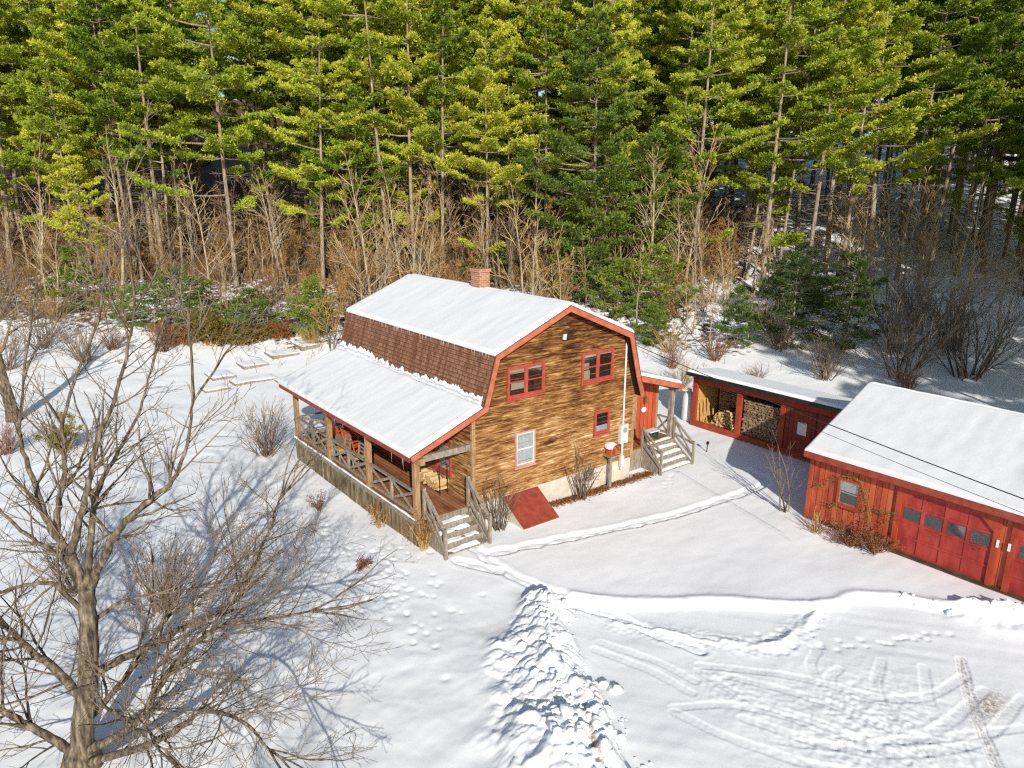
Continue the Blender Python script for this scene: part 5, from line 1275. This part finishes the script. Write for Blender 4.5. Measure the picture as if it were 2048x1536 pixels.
# --- bare trees that can be told apart
for x, y, k, s, rz, lab in [(-2.5, 42.4, 0, 1.05, 2.9, 'tall pale leafless tree leaning left, above the left garden hedge'), (8.6, 37.4, 1, 1.05, .6, 'forked pale leafless tree left of the white roof'), (18.7, 36.2, 2, .62, .2, 'slim leafless tree rising just above the roof ridge'),
        (22.2, 27.6, 3, 1.25, 1.0, 'leafless clump of pale upright stems behind the chimney'), (35.2, 19.5, 3, 1.1, 2.4, 'leafless reddish clump of curved stems right of the dense pines'), (31.8, 4.8, 5, 1.0, .2, 'thin leafless tree in the shade at the right above the garage'),
        (28.8, 11.6, 5, .8, 1.8, 'thin pale leafless tree behind the woodshed roof'), (25.2, 10.1, 4, .9, 1.2, 'slender golden leafless sapling left behind the woodshed'),
        (38.5, 3.6, 2, .85, 2.2, 'tall thin leafless tree near the right edge in the shade')]:
    place(bares[k], used, (x, y, hz(x, y)-.1), rz, s, lab, 'tree', 'bare trees at the edge of the wood')
rg = random.Random(91); nb_ = 0
while nb_ < 12:
    s = rg.uniform(7, 19); tt = rg.uniform(-48, 30); x = .66*(s+21)+.75*tt; y = .75*(s+21)-.66*tt; v = view_x(x, y, hz(x, y)+4)
    if not 20 < v < 1500 or (x+12)**2+(y+17.5)**2 < 47**2: continue
    nb_ += 1; place(bares[(0, 2, 3, 0, 2)[nb_ % 5]], used, (x, y, hz(x, y)-.1), rg.uniform(0, 6.28), rg.uniform(.7, 1.15), 'pale leafless tree at the edge of the pines, %s of the photo' % zone(v), 'tree', 'pale leafless trees, '+zone(v))
place(bares[2], used, (5.6, 57.0, hz(5.6, 57)-.1), 1.2, 1.75, 'tall grey bare tree standing in the gap of sky at the upper left', 'tree')
# fat trunk of the left edge tree
lt = thing('tree_trunk', (-10.75, 22.2, 0), 'thick grey trunk at the left edge of the photo', 'tree')
MB().tube([(-10.75, 22.2, -.2), (-10.8, 22.25, .6), (-10.95, 22.2, 2.2), (-11.05, 22.3, 4.2), (-11.3, 22.3, 6)], [.42, .27, .23, .20, .17], 10).build('trunk', M['bark_grey'], lt, True)
_l = MB(); _t = MB(); rg = random.Random(8); cfg2 = dict(seg=.5, jit=.16, up=.05, rmin=.009, split=.02, dens=[0, 2.6, 1.7, 1.3], t0=.15, ang=(.3, .9), ratio=(.35, .62))
for k in range(7):
    az = rg.uniform(2.2, 4.4) if k % 3 else rg.uniform(-.6, .6); twigs([_l, _t], Vector((-11.02-.13*(k > 2)-.1*(k > 4), 22.27, 3.0+.42*k)), Vector((math.cos(az), math.sin(az), rg.uniform(.5, 1.3))), rg.uniform(2, 3.4), .09, 2, rg, cfg2)
_l.v += _t.v; _l.f += [f+_l.n for f in _t.f]; _l.build('crown', M['twig_grey'], lt)
# --- understorey of saplings, individually placed
rg = random.Random(404); cnt = 0; pos2 = []
while cnt < 215:
    s = (7+17*rg.random()**.9 if rg.random() < .85 else rg.uniform(1.5, 8)); tt = rg.uniform(-60, 62); x = .66*(s+21)+.75*tt; y = .75*(s+21)-.66*tt
    v = view_x(x, y, hz(x, y)+2)
    if v > 1550 and rg.random() < .5: continue
    if not -120 < v < 2170 or (x+12)**2+(y+17.5)**2 < 44**2: continue
    if any((x-a)**2+(y-b)**2 < 1.2 for a, b in pos2): continue
    pos2.append((x, y)); cnt += 1; right = v > 1500
    if rg.random() < (.42 if not right else .10): k = rg.choice(beech); nm = 'orange leaved sapling'; g = 'orange leaved saplings'
    else: k = rg.choice((bares[4], bares[5], bares[4], bares[3] if rg.random() < .25 else bares[5])); nm = 'thin leafless sapling'; g = 'leafless saplings'
    z_ = zone(v); place(k, used, (x, y, hz(x, y)-.1), rg.uniform(0, 6.28), rg.choice((rg.uniform(.5, 1.0), rg.uniform(.9, 1.7))) if nm[0] == 't' else rg.uniform(.55, 1.2), '%s in the undergrowth below the pines, %s of the photo' % (nm, z_), 'sapling', '%s, %s' % (g, z_))
# --- young conifers
for x, y, k, s, rz, lab in [(-5.1, 43.0, 1, (1.15, 1.15, 1.0), .5, 'grey green young conifer left of the leaning pale tree'), (0.0, 34.3, 0, (1.45, 1.45, 1.05), 1.2, 'young pine of loose olive green boughs behind the garden beds'), (3.3, 30.2, 0, (1.0, 1.0, .8), 2.0, 'small ragged young conifer between two bigger ones by the garden'), (6.7, 27.8, 3, (.95, .95, 1.1), .9, 'rounded dense dark green conifer touching the porch roof corner'),
        (24.6, 22.6, 0, (1.6, 1.6, 1.3), 2.7, 'bushy young conifer right behind the roof, below the big dense pine'), (26.4, 15.6, 0, (1.3, 1.3, 1.25), .4, 'light green young conifer right of the house gable'), (24.4, 17.6, 0, (1.0, 1.0, 1.0), 4.0, 'narrow light green young conifer above the right roof break'), (21.8, 30.2, 0, .8, 3.3, 'small young conifer just right of the chimney'),
        (29.3, 6.9, 2, (1.05, 1.05, 1.0), .2, 'dark shaded conifer left of the pair above the woodshed'), (31.0, 4.6, 2, (1.1, 1.1, 1.05), 2.2, 'dark shaded conifer right of the pair above the woodshed'), (27.0, 9.4, 1, .8, 1.0, 'small dark conifer in the shade behind the woodshed'), (33.5, 9.5, 2, .9, 3.0, 'dark conifer standing back in the shaded snow'), (-3.0, 37.6, 1, .55, 1.2, 'very small dark conifer at the foot of the leaning pale tree'), (23.2, 13.2, 3, .7, 1.2, 'low olive conifer beside the side entry roof')]:
    place(young[k], used, (x, y, hz(x, y)-.05), rz, s, lab, 'conifer', 'young conifers at the edge of the yard')
# --- shrubs that can be told apart
for x, y, kk, s, rz, lab in [(-2.95, 10.6, shr[0], .85, 0, 'dense dark bare shrub beside the far porch corner'), (-8.2, 36.5, shr[1], .95, 1, 'wide pale bare thicket at the left above the yard'), (-10.4, 33.0, shr[1], .95, 2, 'pale bare thicket at the left edge of the photo'), (-4.6, 33.6, shr[2], .9, .5, 'reddish brown bare shrub left of the garden hedge'), (-6.4, 32.2, shr[0], .95, 2.0, 'brown bare shrub in front of the left thicket'), (-6.6, 42.0, shr[3], 1.0, .3, 'golden bare shrub behind the left thicket'), (-9.2, 46.0, shr[1], 1.3, 4.0, 'tall pale bare shrub under the left pines'), (-2.2, 31.4, shr[2], 1.1, 2.2, 'red twigged shrub at the left end of the olive hedge'),
        (.7, 30.6, jun[0], (1.2, 1.35, 1.25), .2, 'olive brown shrub at the left of the hedge behind the garden beds'), (2.6, 29.4, jun[0], (1.0, 1.2, .75), 1.4, 'olive brown shrub in the middle of the hedge behind the garden beds'), (4.7, 28.8, jun[1], .8, 2.0, 'rust brown shrub in the hedge next to the rounded conifer'), (-.9, 32.1, jun[1], (1.2, 1.2, .9), 1.0, 'rust brown shrub beside the loose young pine'), (5.8, 26.4, shr[3], .6, 1.0, 'small golden bare shrub by the porch roof corner'),
        (24.1, 8.8, shr[2], .95, 0, 'reddish bare shrub behind the left end of the woodshed'), (28.6, 7.3, shr[0], 1.2, 1, 'grey bare shrub between the dark conifers'), (26.2, 2.9, shr[0], 1.05, 2, 'low bare shrub right behind the woodshed roof'), (29.6, .2, shr[1], 1.4, .3, 'broad dark bare shrub behind the garage, left one'), (32.9, -2.0, shr[1], 1.5, 1.9, 'broad dark bare shrub behind the garage, right one'), (37.0, .7, shr[0], 1.4, .8, 'big dark bare shrub in the shaded corner above the garage'), (34.0, 2.4, shr[1], 1.5, 2.8, 'dark tangled shrub above the garage ridge'), (23.2, 11.6, shr[3], .8, .6, 'golden bare shrub above the side entry roof'), (21.0, 9.6, shr[2], .8, 1.6, 'rusty bare shrub just above the side entry roof'), (18.6, 6.9, shr[3], .7, 2.6, 'low golden shrub left of the woodshed'),
        (27.3, -1.0, shr[2], .8, .9, 'small dark shrub close behind the garage ridge'), (22.6, 4.9, shr[2], .6, 3.0, 'low twiggy shrub in the snow behind the woodshed'), (40.5, 4.5, shr[0], 1.2, .9, 'grey shrub under the shaded pines at the right'),
        (-9.0, .9, shr[0], .75, .4, 'dense brown shrub behind the big bare tree, right of its trunk'), (-10.6, 3.4, shr[0], .75, 1.3, 'brown twiggy shrub behind the big bare tree, left of its trunk'), (-11.4, 17.2, shr[2], .8, 2.0, 'reddish shrub at the left edge of the photo')]:
    place(kk, used, (x, y, hz(x, y)-.05), rz, s, lab, 'shrub', 'shrubs around the yard')
# one-off plants
def oneoff(t, loc, lab, cat, rz=0, sc=1):
    t.location = loc; t.rotation_euler = (0, 0, rz); t.scale = (sc, sc, sc); return tag(t, lab, cat)
oneoff(shrub_kind('olive_shrub', 430, 1.5, .95, 12, 'twig_gold', ('lichen', 1500, .065), 1.6), (-9.5, 15.9, 0), 'yellow green leafy shrub seen through the big bare tree', 'shrub')
oneoff(shrub_kind('bare_shrub', 431, 1.75, .75, 16, 'twig_tan', None, 1.9), (.62, -.62, 0), 'tan bare shrub beside the porch stairs and red bulkhead', 'shrub')
oneoff(shrub_kind('bare_shrub', 432, 1.9, 1.25, 16, 'twig_tan', ('rust_leaf', 260, .03), 1.9), (4.55, -.35, 0), 'gnarled shrub with a few red berries against the gable wall', 'shrub')
oneoff(shrub_kind('bare_shrub', 433, 1.25, .5, 22, 'twig_gold', ('rust_leaf', 500, .035), 2.2), (-2.0, -.30, 0), 'clump of dry brown stalks at the front porch corner', 'plant')
oneoff(shrub_kind('bare_shrub', 434, 1.0, .55, 15, 'twig_gold', ('rust_leaf', 200, .035), 2.0), (-2.35, 1.9, 0), 'thin dry stalks along the middle of the porch skirt', 'plant')
oneoff(shrub_kind('bare_shrub', 435, .35, .3, 8, 'twig_grey', ('rust_leaf', 160, .045), 2.0), (-4.0, -.1, 0), 'small dead brown plant alone in the snow before the porch', 'plant')
oneoff(shrub_kind('bare_shrub', 436, .6, .45, 10, 'twig_red', ('rust_leaf', 160, .035), 2.0), (-3.3, 4.4, 0), 'dead reddish plant beside the porch skirt', 'plant')
oneoff(shrub_kind('bare_shrub', 437, 2.6, .8, 7, 'twig_tan', None, 1.2), (9.35, -5.3, 0), 'bare pale sapling growing at the left garage corner', 'sapling')
oneoff(shrub_kind('bare_shrub', 438, .75, 1.15, 34, 'twig_red', ('rust_leaf', 700, .04), 2.6), (8.85, -7.8, 0), 'russet brown shrub at the foot of the garage wall under the window', 'shrub')
oneoff(shrub_kind('bare_shrub', 439, .65, 1.05, 30, 'twig_red', ('rust_leaf', 400, .04), 2.6), (9.0, -8.6, 0), 'dark red brown shrub beside the first garage door', 'shrub')
oneoff(shrub_kind('bare_shrub', 440, .7, .8, 16, 'twig_gold', None, 2.2), (8.75, -6.7, 0), 'low tangle of tan stems at the garage corner', 'shrub')
# vine climbing the garage wall
vn = thing('climbing_vine', (9.42, -7.5, 0), 'bare vine with yellow leaves climbing round the garage window', 'vine')
rg = random.Random(6); st_ = MB(); Lp = []
for path in ([(-7.9, .2), (-7.85, .9), (-7.8, 1.5), (-7.6, 1.86), (-7.2, 1.88), (-6.85, 1.70), (-6.5, 1.35), (-6.2, 1.25)], [(-8.2, .2), (-8.1, .8), (-7.95, 1.3), (-7.8, 1.7)], [(-7.9, .9), (-8.3, 1.15), (-8.6, 1.1), (-8.8, 1.2)], [(-8.4, .3), (-8.5, .7), (-8.7, .95)], [(-6.85, .85), (-7.0, .78), (-6.6, .8)]):
    q = smooth_line(path, 6); st_.tube([(9.43-.03*rg.random(), y, z) for y, z in q], .010, 4)
    for y, z in q:
        if z > .7:
            for _ in range(4): Lp.append((9.40-.08*rg.random(), y+rg.gauss(0, .06), z+rg.gauss(0, .05)))
st_.build('stem', M['twig_grey'], vn); m = MB(); add_tufts(m, np.array(Lp), np.random.RandomState(4), .035, 3); m.build('foliage', M['lichen'], vn)
# --- leaf litter strip at the foundation, underbrush of the wood
r2 = np.random.RandomState(3); n = 2600
C = np.stack([r2.uniform(2.75, 8.3, n), -.16+r2.normal(0, .13, n), np.zeros(n)], 1); C[:, 2] = [gz(a, b)+.02 for a, b in C[:, :2]]
m = MB(); add_tufts(m, C, r2, .05, 3, flat=.5); tag(m.build('leaf_litter', M['rust_leaf']), 'brown leaf litter along the foot of the gable wall', 'leaves', kind='stuff')
rg = random.Random(55); ubs = (MB(), MB()); lc = []
for k in range(6000):
    s = (8+19*rg.random()**.9 if rg.random() < .86 else rg.uniform(-1.5, 8)); tt = rg.uniform(-60, 64); x = .66*(s+21)+.75*tt; y = .75*(s+21)-.66*tt
    if (x+12)**2+(y+17.5)**2 < 42**2: continue
    vx = view_x(x, y, hz(x, y))
    if not -100 < vx < 2150 or (vx > 1380 and rg.random() < .72): continue
    z = hz(x, y); h = rg.choice((rg.uniform(.4, 1.3), rg.uniform(.6, 3.0))) if s > 9 else rg.uniform(.25, 1.1); d = Vector((rg.gauss(0, .3), rg.gauss(0, .3), 1)).normalized(); p = Vector((x, y, z-.1)); a = p+d*h*.5+rvec(rg)*.08; b = a+(d+rvec(rg)*.3).normalized()*h*.5
    ub = ubs[0] if rg.random() < .45 else ubs[1]
    ub.tube([p, a, b], [.013, .009, .005], 3, False)
    for c in range(3):
        f = rg.uniform(.3, .95); q = p.lerp(b, f); e = q+(d+rvec(rg)*.9).normalized()*h*rg.uniform(.2, .5); ub.tube([q, e], [.008, .005], 3, False)
        if rg.random() < .22 and view_x(x, y, z) < 1450: lc += [list(e+rvec(rg)*.15) for _ in range(3)]
tag(ubs[0].build('underbrush', M['twig_gold']), 'tangled golden brown underbrush at the foot of the wood', 'underbrush', kind='stuff')
tag(ubs[1].build('underbrush', M['twig_grey']), 'tangled grey underbrush at the foot of the wood', 'underbrush', kind='stuff')
m = MB(); add_tufts(m, np.array(lc), np.random.RandomState(8), .075, 3); tag(m.build('dry_leaves', M['beech']), 'dry orange leaves clinging in the underbrush', 'leaves', kind='stuff')
# distant wooded ridge closing the view
rg = random.Random(66)
hx = np.linspace(-160, 260, 120); P = np.zeros((120, 10, 3))
for j in range(10):
    tt = hx; s = 95+14*j; P[:, j, 0] = .66*s+.75*tt; P[:, j, 1] = .75*s-.66*tt; P[:, j, 2] = height(.66*95+.75*tt, .75*95-.66*tt)-4+.8*j+fbm(tt/30, tt*0+j*.5, 4, 3)*4
hl = mottled('distant_winter_wood', [(.3, (.018, .016, .018)), (.5, (.04, .034, .034)), (.7, (.075, .06, .055))], (1, 1, .3), .6, 6, .95, .8, .5)
tag(MB().grid(P).build('wooded_hill', hl, None, True), 'distant hill of bare woods', None, None, 'structure')
